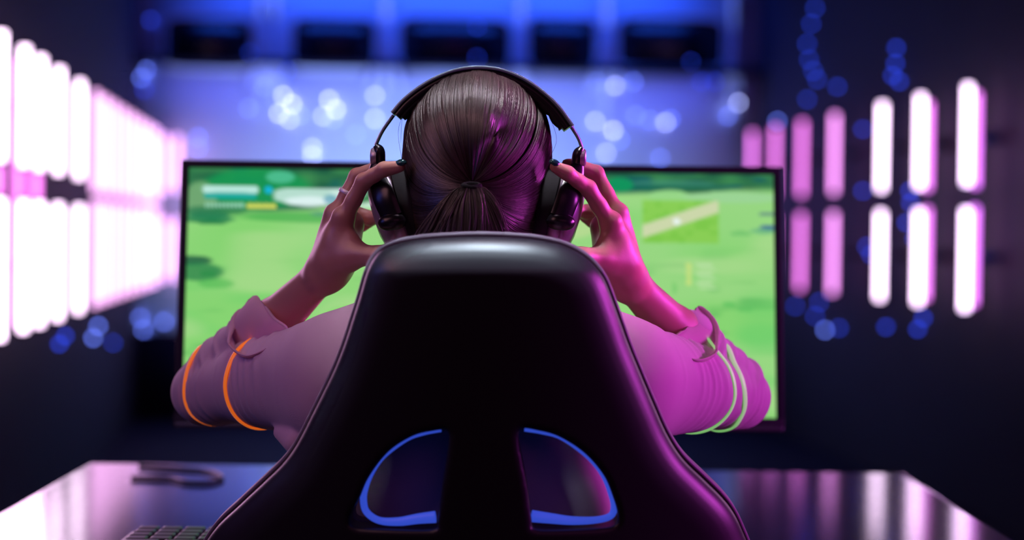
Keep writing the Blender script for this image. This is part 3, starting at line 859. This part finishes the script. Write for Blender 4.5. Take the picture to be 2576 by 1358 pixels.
RF = dict(
    index=([(1534, 560, 2.085), (1480, 474, 2.068), (1428, 436, 2.05), (1396, 420, 2.045)], [.0100, .0090, .0080, .0064]),
    middle=([(1551, 538, 2.112), (1500, 436, 2.112), (1455, 418, 2.105), (1426, 413, 2.10)], [.0098, .0086, .0076, .0065]),
    ring=([(1552, 560, 2.140), (1510, 528, 2.180), (1474, 533, 2.178), (1425, 528, 2.150)], [.0095, .0084, .0084, .0070]),
    pinky=([(1550, 580, 2.162), (1512, 562, 2.195), (1490, 556, 2.20), (1460, 538, 2.195)], [.0088, .0078, .0076, .0060]),
    thumb=([(1562, 665, 2.10), (1510, 650, 2.075), (1462, 648, 2.055), (1420, 635, 2.05)], [.0150, .0125, .0110, .0080]))

body = Solid(P(415, 1130, 2.2) - [0.01, .32, .30], P(1960, 160, 2.2) + [0.01, .17, .02], 0.0023)
# trunk
sh = (Lw['S'] + Rw['S']) / 2
body.ell(sh + [0, .01, -.11], (.136, .090, .20), .03)
body.ell(sh + [0, .03, -.06], (.135, .085, .10), .03)
body.cone(Lw['S'] + [.02, 0, -.01], Rw['S'] + [-.02, 0, -.01], .052, .052, .04)
body.cone(sh + [0, .0, .02], HC + [0, .015, -.08], .054, .050, .035)
for s_, J in ((-1, Lw), (1, Rw)):
    body.cone(sh + [s_ * .03, -.005, .075], J['S'] + [0, 0, .0], .035, .045, .04)
    body.cone(J['S'], J['E'], .046, .033, .02)
    fo = J['Wr'] - J['E']
    body.chain([J['E'], J['E'] + fo * .25, J['E'] + fo * .6, J['Wr']], [.030, .0305, .0262, .0185], .012)
    # wrist bone
    body.ell(J['Wr'] + np.array([s_ * .012, .012, -.002]), (.010, .010, .010), .010)
# head and face (facing the monitor)
body.ell(HC, (.072, .092, .078), .02)
body.ell(HC + [0, .03, -.065], (.056, .065, .062), .03)
body.ell(HC + [0, .062, -.105], (.028, .028, .022), .03)
body.cone(HC + [0, .088, -.010], HC + [0, .108, -.045], .007, .0115, .012)
for s_ in (-1, 1):
    body.ell(HC + [s_ * .030, .094, -.006], (.015, .010, .010), .006, sub=True)
    body.ell(HC + [s_ * .034, .070, -.042], (.020, .020, .016), .02)
    body.ell(HC + [s_ * .071, .0, -.035], (.008, .018, .030), .006)

def hand(Jw, FG, s_):
    """s_ = -1 for the hand left in the picture"""
    wr = Jw['Wr']
    mcp = {k: P(*v[0][0]) for k, v in FG.items()}
    palmc = (mcp['index'] + mcp['pinky']) / 2
    fo = wr - Jw['E']
    # metacarpals fan out from the wrist
    for k, rr in (('index', .0125), ('middle', .0120), ('ring', .0115), ('pinky', .0105)):
        off = {'index': -.010, 'middle': -.003, 'ring': .004, 'pinky': .010}[k]
        base = wr + np.array([0, off, 0])
        body.cone(base, mcp[k], .0155, rr, .012)
    # inner palm mass
    inn = np.array([-s_ * .012, 0, 0])
    body.cone(wr + inn * .6, palmc + inn, .016, .014, .016)
    body.ell((wr + palmc) / 2 + inn * .8, (.020, .036, .034), .016)
    # knuckles and back-of-hand tendons
    for k in ('index', 'middle', 'ring', 'pinky'):
        body.ell(mcp[k] + np.array([s_ * .0035, -.001 if k == 'index' else 0, .002]), (.0098,) * 3, .006)
        m_ = mcp[k] * .92 + wr * .08
        body.cone(wr + (m_ - wr) * .35 + np.array([s_ * .0125, 0, .0]), m_ + np.array([s_ * .0098, 0, 0]), .0022, .0030, .007)
    for k, (pts, rad) in FG.items():
        pw = [P(*p) for p in pts]
        if k == 'thumb':
            body.cone(wr + (pw[0] - wr) * .3, pw[0], .017, .0165, .014)
            body.cone(pw[0], (pw[1] + pw[0]) / 2, .0185, .016, .012)
            body.chain(pw, rad, .006)
            # web to the index finger
            ix = mcp['index']
            body.cone(pw[0] * .5 + ix * .5, pw[1] * .55 + ix * .45, .011, .0065, .014)
            body.cone(pw[0] * .6 + ix * .4, pw[0] * .3 + pw[1] * .7, .012, .010, .014)
            continue
        # phalanges, slimmer mid-bone than at the joints
        for i in range(3):
            a, b = pw[i], pw[i + 1]; ra, rb = rad[i], rad[i + 1]
            mid = a * .5 + b * .5
            kk = .0035
            body.cone(a, mid, ra, (ra + rb) / 2 * .95, kk); body.cone(mid, b, (ra + rb) / 2 * .95, rb, kk)
        for i in (1, 2):
            nn = pw[i] - (pw[i - 1] + pw[i + 1]) / 2; nn /= np.linalg.norm(nn) + 1e-9
            body.ell(pw[i] + nn * .0014, (rad[i] * .92,) * 3, .003)
    return mcp
mL = hand(Lw, LF, -1)
mR = hand(Rw, RF, 1)
body.smooth(1)
bo = body.build('body', M['skin'], person)

def nail(FG, k, upv, label):
    pts = FG[k][0]; a, b = P(*pts[2]), P(*pts[3]); r_ = FG[k][1][3]
    t = (b - a) / np.linalg.norm(b - a); upv = np.asarray(upv, float); upv = upv - t * (upv @ t); upv /= np.linalg.norm(upv)
    s = np.cross(t, upv)
    c = b + upv * (r_ - .0040) + t * .0025
    g = MB(); g.lathe(c, [t, s, upv], [(0, .0052), (.4, .0050), (.75, .0040), (1, .0018), (.95, .0)], .0068, .0048, n=20)
    o = g.build('fingernail', M['nail'], person); tag(o, label)
for FG, s_, nm in ((LF, -1, 'left'), (RF, 1, 'right')):
    for k in ('index', 'thumb'):
        nail(FG, k, (s_ * .2, -.45, .9) if k in ('index', 'middle') else (s_ * .5, -.6, .3), 'dark polished %s nail' % k)
for s_ in (-1, 1):
    g = MB(); g.lathe(HC + [s_ * .030, .083, -.006], [[1, 0, 0], [0, 0, 1], [0, 1, 0]], [(0, -.011)] + [(.011 * math.sin(a), -.011 * math.cos(a)) for a in np.linspace(.3, 2.9, 9)] + [(0, .011)], n=16)
    g.build('eye', M['eye'], person)
g = MB(); g.loft([HC + [-.022, .090, -.073], HC + [0, .097, -.072], HC + [.022, .090, -.073]], [.002, .006, .002], [.002, .006, .002], n=10, sub=4); g.build('lips', M['lip'], person)

# ---- the pink top
top = Solid(P(415, 1150, 2.2) - [0.02, .34, .42], P(1960, 700, 2.2) + [0.02, .12, .06], 0.0026)
def wr_up(seed, amp=1.0):
    """soft folds running around the sleeve, stronger near the elbow"""
    ph = seed * 1.7
    def f(t, X, Y, Z):
        w1 = np.sin(t * 34 + ph + 26 * Z + 9 * X) * np.clip(t - .45, 0, 1) * 2.0
        w2 = np.sin(t * 11 + 2 * ph + 38 * Z) * .5
        w3 = np.sin(150 * X + 60 * Z + 40 * Y + ph) * .25
        tw = t + .035 * np.sin(55 * Z + 20 * Y + ph) + .02 * np.sin(120 * X + ph)
        r_ = sum(a_ * np.exp(-((tw - c_) / .024) ** 2) for c_, a_ in ((.18, .5), (.50, .8), (.63, 1.0), (.74, 1.3), (.85, 1.1), (.95, .8)))
        return .0013 * amp * (np.maximum(w1, -.3) + w2 + w3) + .0040 * amp * r_
    return f
def wr_fo(seed):
    def f(t, X, Y, Z):
        s = t * 24 + seed + 18 * Z
        w = np.maximum(np.sin(s), 0) ** 6 * 2.6 + .35 * np.sin(s * .5 + 30 * X)
        return .0021 * w
    return f
tc_ = sh
top.ell(tc_ + [0, .00, -.13], (.150, .104, .22), .03)
top.ell(tc_ + [0, .01, -.36], (.155, .112, .19), .03)
top.ell(tc_ + [0, .04, -.08], (.150, .092, .12), .03)
top.ell(tc_ + [0, .0, -.045], (.150, .106, .085), .03)
top.cone(Lw['S'] + [.02, 0, -.01], Rw['S'] + [-.02, 0, -.01], .060, .060, .04)
for s_, J, sd in ((-1, Lw, 1), (1, Rw, 3)):
    top.cone(sh + [s_ * .03, -.005, .07], J['S'], .042, .052, .04)
    S_, E_ = J['S'], J['E']
    mid = S_ * .45 + E_ * .55
    # underarm fold where the sleeve drapes to the trunk
    top.cone(S_ + [s_ * .0, .0, -.025], S_ + (E_ - S_) * .5 + [0, 0, -.006], .054, .045, .03)
    top.cone(S_, mid, .0565, .0480, .012, disp=wr_up(sd, .8))
    top.cone(mid, E_, .0480, .0370, .008, disp=wr_up(sd + 2, .8))
    fo = J['Wr'] - E_
    C_ = E_ + fo * .50
    top.cone(E_, E_ + fo * .22, .0385, .0400, .0025)
    top.cone(E_ + fo * .10, C_, .0395, .0335, .0025, disp=wr_fo(sd))
# hem flap under the left arm
top.cone(P(705, 1088, 2.09), P(745, 1112, 2.05), .008, .014, .006)
top.smooth(1)
to = top.build('shirt', M['cloth'], person)

def cuff(J, rim, name):
    """loose turned-back cuff: from a tight ring on the sleeve to an open wavy rim"""
    E_, Wr = J['E'], J['Wr']; fo = Wr - E_; t = fo / np.linalg.norm(fo)
    rimw = catmull(np.array([P(*p) for p in rim]), 8, True); n = len(rimw)
    c0 = E_ + fo * .47
    d = rimw - c0; d = d - np.outer(d @ t, t); d /= np.linalg.norm(d, axis=1)[:, None]
    ring0 = c0 + d * .0335; ring1 = c0 + t * .010 + d * .0355
    rows = []
    for k, w in enumerate(np.linspace(0, 1, 12)):
        w2 = w * w * (3 - 2 * w)
        base = ring0 * (1 - w) + ring1 * w
        p = base * (1 - w2) + rimw * w2
        p = p + d * (.006 * math.sin(w * math.pi))
        rows.append(p)
    # rim rolls back outwards
    rows.append(rimw + d * .0015 - t * .001)
    V = np.concatenate(rows); m = len(rows)
    q = [[i * n + j, i * n + (j + 1) % n, (i + 1) * n + (j + 1) % n, (i + 1) * n + j] for i in range(m - 1) for j in range(n)]
    o = link(name, mesh_np(name, V, np.array(q)), M['cuff'], person)
    md = o.modifiers.new('solid', 'SOLIDIFY'); md.thickness = .0014
    return o
cuff(Lw, [(640, 747, 2.21), (664, 764, 2.16), (690, 800, 2.12), (722, 826, 2.10), (700, 852, 2.085), (655, 882, 2.085), (615, 891, 2.10), (580, 866, 2.12), (583, 838, 2.16), (612, 790, 2.21)], 'cuff')
cuff(Rw, [(1750, 777, 2.21), (1776, 790, 2.21), (1800, 840, 2.18), (1798, 884, 2.12), (1756, 903, 2.085), (1715, 888, 2.085), (1682, 862, 2.10), (1700, 845, 2.12), (1728, 820, 2.16)], 'cuff')

# trousers and shoes (hidden behind the chair)
tr = Solid((-.30, 1.90, .02), (.24, 2.72, .68), .006)
hp = np.array([-.03, 2.09, SZ + .10])
tr.ell(hp, (.165, .12, .11), .03)
for s_ in (-1, 1):
    k_ = np.array([-.03 + s_ * .12, 2.52, SZ + .055]); an = np.array([-.03 + s_ * .12, 2.50, .10])
    tr.cone(hp + [s_ * .08, .02, -.02], k_, .078, .056, .03); tr.cone(k_, an, .055, .042, .02)
tr.smooth(1); tr.build('trousers', M['trouser'], person)
for s_ in (-1, 1):
    so = Solid((-.03 + s_ * .12 - .06, 2.42, .0), (-.03 + s_ * .12 + .06, 2.74, .14), .004)
    so.cone((-.03 + s_ * .12, 2.49, .04), (-.03 + s_ * .12, 2.66, .034), .036, .030, .02).ell((-.03 + s_ * .12, 2.49, .08), (.042, .05, .045), .02)
    so.build('shoe', M['black'], person)

# ---- hair: scalp cap, combed strands and a low ponytail
TIE = P(1186, 470, 1.995)
def hair_sdf(p):
    def el(c, r):
        q = p - c; k0 = np.sqrt(((q / r) ** 2).sum(-1)); k1 = np.sqrt(((q / (np.array(r) ** 2)) ** 2).sum(-1)) + 1e-9
        return k0 * (k0 - 1) / k1
    a = el(HC + [0, 0, .0], np.array([.0795, .102, .0815]))
    b = el(HC + [-.001, -.012, -.050], np.array([.0735, .080, .068]))
    c = el(HC + [-.002, -.028, -.085], np.array([.060, .058, .05]))
    def sm(x, y, k): h_ = np.maximum(k - np.abs(x - y), 0) / k; return np.minimum(x, y) - h_ * h_ * k * .25
    return sm(sm(a, b, .03), c, .03)
cap = Solid(HC - [.1, .13, .15], HC + [.1, .12, .1], .003)
blk = cap._blk(HC - .2, HC + .2, .0); sl, (X, Y, Z) = blk
pts3 = np.stack([X, Y, Z], -1).astype(float)
dcap = hair_sdf(pts3).astype(np.float32)
# leave the face open
face = (HC[1] + .045 + .35 * np.maximum(pts3[..., 2] - (HC[2] + .02), 0) * 2) - pts3[..., 1]
face = np.where(pts3[..., 2] > HC[2] + .055, 1.0, face)
dcap = np.maximum(dcap + .001, np.where(face > .02, -1, -face)).astype(np.float32)
cap.F[sl] = dcap
hair = cap.build('hair', M['hair_base'], person)

def project(dirs, lift):
    """points on the hair surface in the given directions from the skull centre"""
    o_ = HC + np.array([0, -.005, -.02]); lo = np.zeros(len(dirs)); hi = np.full(len(dirs), .2)
    for _ in range(18):
        m_ = (lo + hi) / 2; ins = hair_sdf(o_ + dirs * m_[:, None]) < 0
        lo = np.where(ins, m_, lo); hi = np.where(ins, hi, m_)
    return o_ + dirs * (lo + lift)[:, None]
def strands(name, P3, r0, m, parent):
    """P3 (N,K,3) centre lines -> three-sided tubes"""
    N, K, _ = P3.shape
    T = np.gradient(P3, axis=1); T /= np.linalg.norm(T, axis=2, keepdims=True) + 1e-12
    ref = np.array([.31, .17, .93]); A = np.cross(T, ref); A /= np.linalg.norm(A, axis=2, keepdims=True) + 1e-12
    B = np.cross(T, A)
    s = np.linspace(0, 1, K); rad = r0[:, None] * np.clip(np.minimum(s * 12, (1 - s) * 12), .15, 1)[None]
    V = np.stack([P3 + rad[..., None] * (A * math.cos(a) + B * math.sin(a)) for a in (0, 2.094, 4.189)], 2)
    V = V.reshape(-1, 3)
    i, k, j = np.meshgrid(np.arange(N), np.arange(K - 1), np.arange(3), indexing='ij')
    b0 = (i * K + k) * 3; j2 = (j + 1) % 3
    q = np.stack([b0 + j, b0 + j2, b0 + 3 + j2, b0 + 3 + j], -1).reshape(-1, 4)
    return link(name, mesh_np(name, V, q), m, parent)
NS, K = 9000, 26
o_ = HC + np.array([0, -.005, -.02])
tdir = TIE - o_; tdir /= np.linalg.norm(tdir)
e1 = np.cross(tdir, [0, 0, 1.0]); e1 /= np.linalg.norm(e1); e2 = np.cross(e1, tdir)
clump = rng.integers(0, 260, NS)
cphi = rng.uniform(0, 2 * math.pi, 260)
phi = cphi[clump] + rng.normal(0, .022, NS)
far = rng.uniform(.80, 1.0, NS) * (1.05 + 1.15 * ss(-.93, -.6, np.sin(phi)))
bend = (.30 * np.cos(phi))[:, None] + rng.normal(0, .03, 260)[clump][:, None]
s = np.linspace(0, 1, K)[None]
th = far[:, None] * (1 - s) ** 1.0 + .03
alp = (phi - math.pi / 2 + math.pi) % (2 * math.pi) - math.pi          # angle away from straight up
kb_ = .62 * (1 - ss(1.9, 2.8, np.abs(alp)))
ph_ = math.pi / 2 + alp[:, None] * (1 - kb_[:, None] * np.clip(th / 1.9, 0, 1) ** .8) + .1 * bend + rng.normal(0, .012, (NS, 1)) * s
D = np.cos(th)[..., None] * tdir + np.sin(th)[..., None] * (np.cos(ph_)[..., None] * e1 + np.sin(ph_)[..., None] * e2)
lift = .0004 + .0016 * rng.random(260)[clump] + .0006 * rng.random(NS)
lift = lift[:, None] + .0004 * np.sin(s * 9 + phi[:, None] * 7)
P3 = project(D.reshape(-1, 3), lift.ravel()).reshape(NS, K, 3)
hs = strands('hair_strands', P3, rng.uniform(.00030, .00048, NS), M['hair'], person)
tag(hs, kind='stuff')
# ponytail
NP = 1500
ang = rng.uniform(0, 2 * math.pi, NP); rr = np.sqrt(rng.random(NP))
st = TIE + np.column_stack([np.cos(ang) * rr * .008, np.sin(ang) * rr * .007 - .004, np.zeros(NP)])
s = np.linspace(0, 1, 22)
spread = .012 + .062 * s ** .7
cx = -.012 * s
P3 = np.zeros((NP, 22, 3))
fa = np.cos(ang) * rr
P3[..., 0] = TIE[0] + fa[:, None] * spread[None] * (1 + .15 * np.sin(ang * 3)[:, None]) + cx + .002 * np.sin(s * 8 + ang[:, None] * 5)
P3[..., 1] = TIE[1] - .006 - .010 * np.sin(s * math.pi)[None] + (np.sin(ang) * rr)[:, None] * (.006 + .012 * s[None]) + .012 * s[None] ** 2
P3[..., 2] = TIE[2] - s[None] * rng.uniform(.11, .19, NP)[:, None] + .004 * np.sin(s * math.pi)[None]
pt = strands('ponytail', P3, rng.uniform(.00030, .0005, NP), M['hair'], person); tag(pt, kind='stuff')
g = MB(); g.loft([TIE + np.array([.0085 * math.cos(a), -.003 + .007 * math.sin(a), .001 + .002 * math.sin(a)]) for a in np.linspace(0, 2 * math.pi, 20, endpoint=False)], .0030, n=10, closed=True)
g.build('hair_tie', mat('hair_elastic', (0.003, 0.002, 0.003), 0.9, Specular_IOR_Level=0.1), person)
# loose flyaway hairs beside the temples
fly = []
for (x0, y0, x1, y1, x2, y2) in ((1022, 270, 1002, 330, 1012, 410), (1382, 290, 1400, 350, 1382, 400), (1030, 240, 1012, 300, 1008, 360), (1376, 430, 1384, 470, 1372, 520), (1160, 196, 1130, 186, 1090, 200), (1250, 190, 1290, 192, 1320, 215)):
    fly.append(catmull([P(x0, y0, 2.10), P(x1, y1, 2.10), P(x2, y2, 2.09)], 10))
fh = strands('flyaway_hairs', np.array(fly), np.full(len(fly), .00022), M['hair'], person); tag(fh, kind='stuff')

# ================================================================== RING AND GLOW BANDS
def around(a, b, f, ra, tilt, n=40):
    """closed loop around segment a-b at fraction f"""
    a, b = np.asarray(a), np.asarray(b); t = (b - a) / np.linalg.norm(b - a); c = a + (b - a) * f
    u = np.cross(t, [0, 0, 1.0]); u /= np.linalg.norm(u); w = np.cross(u, t)
    return [c + (u * math.cos(x) + w * math.sin(x)) * ra + t * (tilt[0] * math.cos(x) + tilt[1] * math.sin(x)) for x in np.linspace(0, 2 * math.pi, n, endpoint=False)]
pa, pb = P(*LF['middle'][0][0]), P(*LF['middle'][0][1])
g = MB(); g.loft(around(pa, pb, .56, .0098, (0, 0)), [.0010] * 40, [.0024] * 40, up=np.array(around(pa, pb, .56, 1, (0, 0))) - (pa + (pb - pa) * .56), n=10, closed=True)
o = g.build('finger_ring', M['ring']); tag(o, 'narrow silver ring on the middle finger of the hand left of the head', 'ring')

from mathutils.bvhtree import BVHTree
_bv = BVHTree.FromPolygons([v.co for v in to.data.vertices], [tuple(p.vertices) for p in to.data.polygons])
def band(J, f, ra, tilt, m, label, w=.0032):
    """loop that hugs the sleeve"""
    c = J['S'] + (J['E'] - J['S']) * f
    base = np.array(around(J['S'], J['E'], f, ra, tilt, 64)); rad = []
    for p in base:
        d = p - c; t_ax = (J['E'] - J['S']); t_ax = t_ax / np.linalg.norm(t_ax)
        q = c + t_ax * (d @ t_ax); d = p - q; d /= np.linalg.norm(d)
        h_ = _bv.ray_cast(Vector(q), Vector(d), .09)
        rad.append(np.clip((h_[3] if h_[0] else ra), ra - .008, ra + .010))
    rad = np.array(rad)
    for _ in range(3): rad = np.maximum(rad, (np.roll(rad, 1) + np.roll(rad, -1)) / 2)
    for _ in range(2): rad = (np.roll(rad, 1) + np.roll(rad, -1) + rad * 2) / 4
    out = []
    for p, r_ in zip(base, rad):
        d = p - c; q = c + t_ax * (d @ t_ax); d = p - q; out.append(q + d / np.linalg.norm(d) * (r_ + .0012))
    pts = np.array(out)
    g = MB(); g.loft(pts, [.0014] * 64, [w] * 64, up=pts - c, n=10, closed=True)
    o = g.build('glow_band', m); tag(o, label, 'glow band', 'glow bands on the upper arms')
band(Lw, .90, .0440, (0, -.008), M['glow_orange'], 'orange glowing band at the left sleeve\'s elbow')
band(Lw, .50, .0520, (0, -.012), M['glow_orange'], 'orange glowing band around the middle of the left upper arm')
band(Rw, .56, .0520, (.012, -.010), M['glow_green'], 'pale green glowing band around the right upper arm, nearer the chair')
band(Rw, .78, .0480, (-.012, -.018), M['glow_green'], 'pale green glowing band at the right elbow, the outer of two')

# ================================================================== HEADPHONES
hpn = empty('headphones', P(1200, 176, 2.09), 'black over-ear headphones with lilac silver ear cups worn on the head', 'headphones')
YB = 2.085
arc_o = [(984, 284), (1012, 252), (1055, 218), (1105, 190), (1155, 173), (1205, 168), (1260, 174), (1315, 195), (1365, 228), (1408, 268), (1444, 317)]
AO = catmull(np.array([P(x, y, YB) for x, y in arc_o]), 16)
hc = P(1205, 420, YB)
def inward(A, d): 
    v = hc - A; v /= np.linalg.norm(v, axis=1)[:, None]; return A + v * d
outw = AO - hc; outw /= np.linalg.norm(outw, axis=1)[:, None]
g = MB(); g.loft(inward(AO, .0022), [.0025] * len(AO), [.017] * len(AO), up=outw, n=16, sq=4); g.build('headband', M['band'], hpn)
g = MB(); g.loft(inward(AO, .0080), [.0046] * len(AO), [.0155] * len(AO), up=outw, n=16, sq=4); g.build('band_underside', M['black'], hpn)
# padding with soft scallops on the inside of the band
PA = inward(AO, .0125); k_ = np.arange(len(PA))
rp = .0030 + .0020 * np.abs(np.sin(k_ * math.pi / 12))
g = MB(); g.loft(PA[2:-2], rp[2:-2], [.014] * (len(PA) - 4), up=outw[2:-2], n=14, sq=3); g.build('band_padding', M['pad'], hpn)
for s_, a, b, c, d in ((-1, (990, 290), (962, 330), (945, 366), (950, 392)), (1, (1438, 320), (1455, 348), (1464, 372), (1456, 394))):
    g = MB(); g.loft([P(*a, YB), P(*b, YB), P(*c, YB)], [.0020] * 3, [.0050] * 3, up=(s_, 0, .5), n=10, sub=6); sl_ = g.build('slider_arm', M['metal'], hpn); tag(sl_, 'dark steel slider arm')
    sl_.data.materials[0] = M['band']
    pc = P(*d, YB)
    g = MB(); g.loft([P(*c, YB), P(c[0] + -s_ * 8, c[1] + 14, YB), P(d[0] - s_ * 6, d[1] + 18, YB)], [.0035, .0065, .0060], [.006, .010, .008], up=(s_, 0, .2), n=14, sub=5); g.build('yoke_joint', M['gloss_black'], hpn)
    cl = P(d[0] + s_ * 12, d[1] + 2, YB); ax = np.array([[0, 1, 0], [0, 0, 1], [s_, 0, 0]])
    g = MB(); g.lathe(cl, ax, [(0, -.004), (1, -.004), (1, .001), (.8, .0026), (0, .003)], .0095, .0095, n=24); g.build('joint_cap', M['silver'], hpn)
    # ear cup: axis a along its height, n outwards
    if s_ < 0: top_, bot_, cc = P(962, 420, YB), P(1028, 640, YB), P(990, 528, 2.10)
    else: top_, bot_, cc = P(1432, 420, YB), P(1375, 640, YB), P(1410, 528, 2.10)
    av = top_ - bot_; av /= np.linalg.norm(av); nv = np.cross(av, [0, 1, 0]); nv = nv * (s_ * np.sign(nv[0])); nv /= np.linalg.norm(nv); bv = np.array([0, 1.0, 0])
    A3 = np.array([av, bv, nv])
    g = MB(); g.lathe(cc, A3, [(.5, -.030), (.62, -.034), (.85, -.034), (.98, -.028), (1.02, -.018), (.98, -.010), (.80, -.008), (.5, -.008), (.5, -.030)], .050, .042, n=48); g.build('ear_cushion', M['pad'], hpn)
    g = MB(); g.lathe(cc, A3, [(0, -.010), (.90, -.010), (.97, -.006), (.99, .002), (.94, .006), (0, .006)], .049, .040, n=48); g.build('cup_housing', M['silver'], hpn)
    g = MB(); g.lathe(cc, A3, [(0, .004), (.93, .004), (.97, .007), (.93, .013), (.78, .0185), (.5, .022), (0, .0235)], .051, .041, n=48); g.build('cup_shell', M['silver'], hpn)
    for sy in (-1, 1):
        # fork of the yoke runs down beside the cup to a pivot lump
        pth = [pc + nv * .000 + [0, 0, -.004], cc + av * .040 + nv * .006 + bv * sy * .022, cc + av * .018 + nv * .004 + bv * sy * .040, cc + av * -.008 + nv * .001 + bv * sy * .043]
        g = MB(); g.loft(pth, [.0035, .004, .0045, .005], [.006, .0105, .0130, .0125], up=bv * sy + nv * .3, n=14, sub=6); g.build('yoke_fork', M['gloss_black'], hpn)
        g = MB(); g.loft([cc - av * .012 + bv * sy * .038 + nv * .012, cc - av * .012 + bv * sy * .043 + nv * .010, cc - av * .014 + bv * sy * .043 - nv * .004, cc - av * .014 + bv * sy * .038 - nv * .008], [.004, .0085, .009, .005], n=18, sub=4); g.build('pivot', M['gloss_black'], hpn)
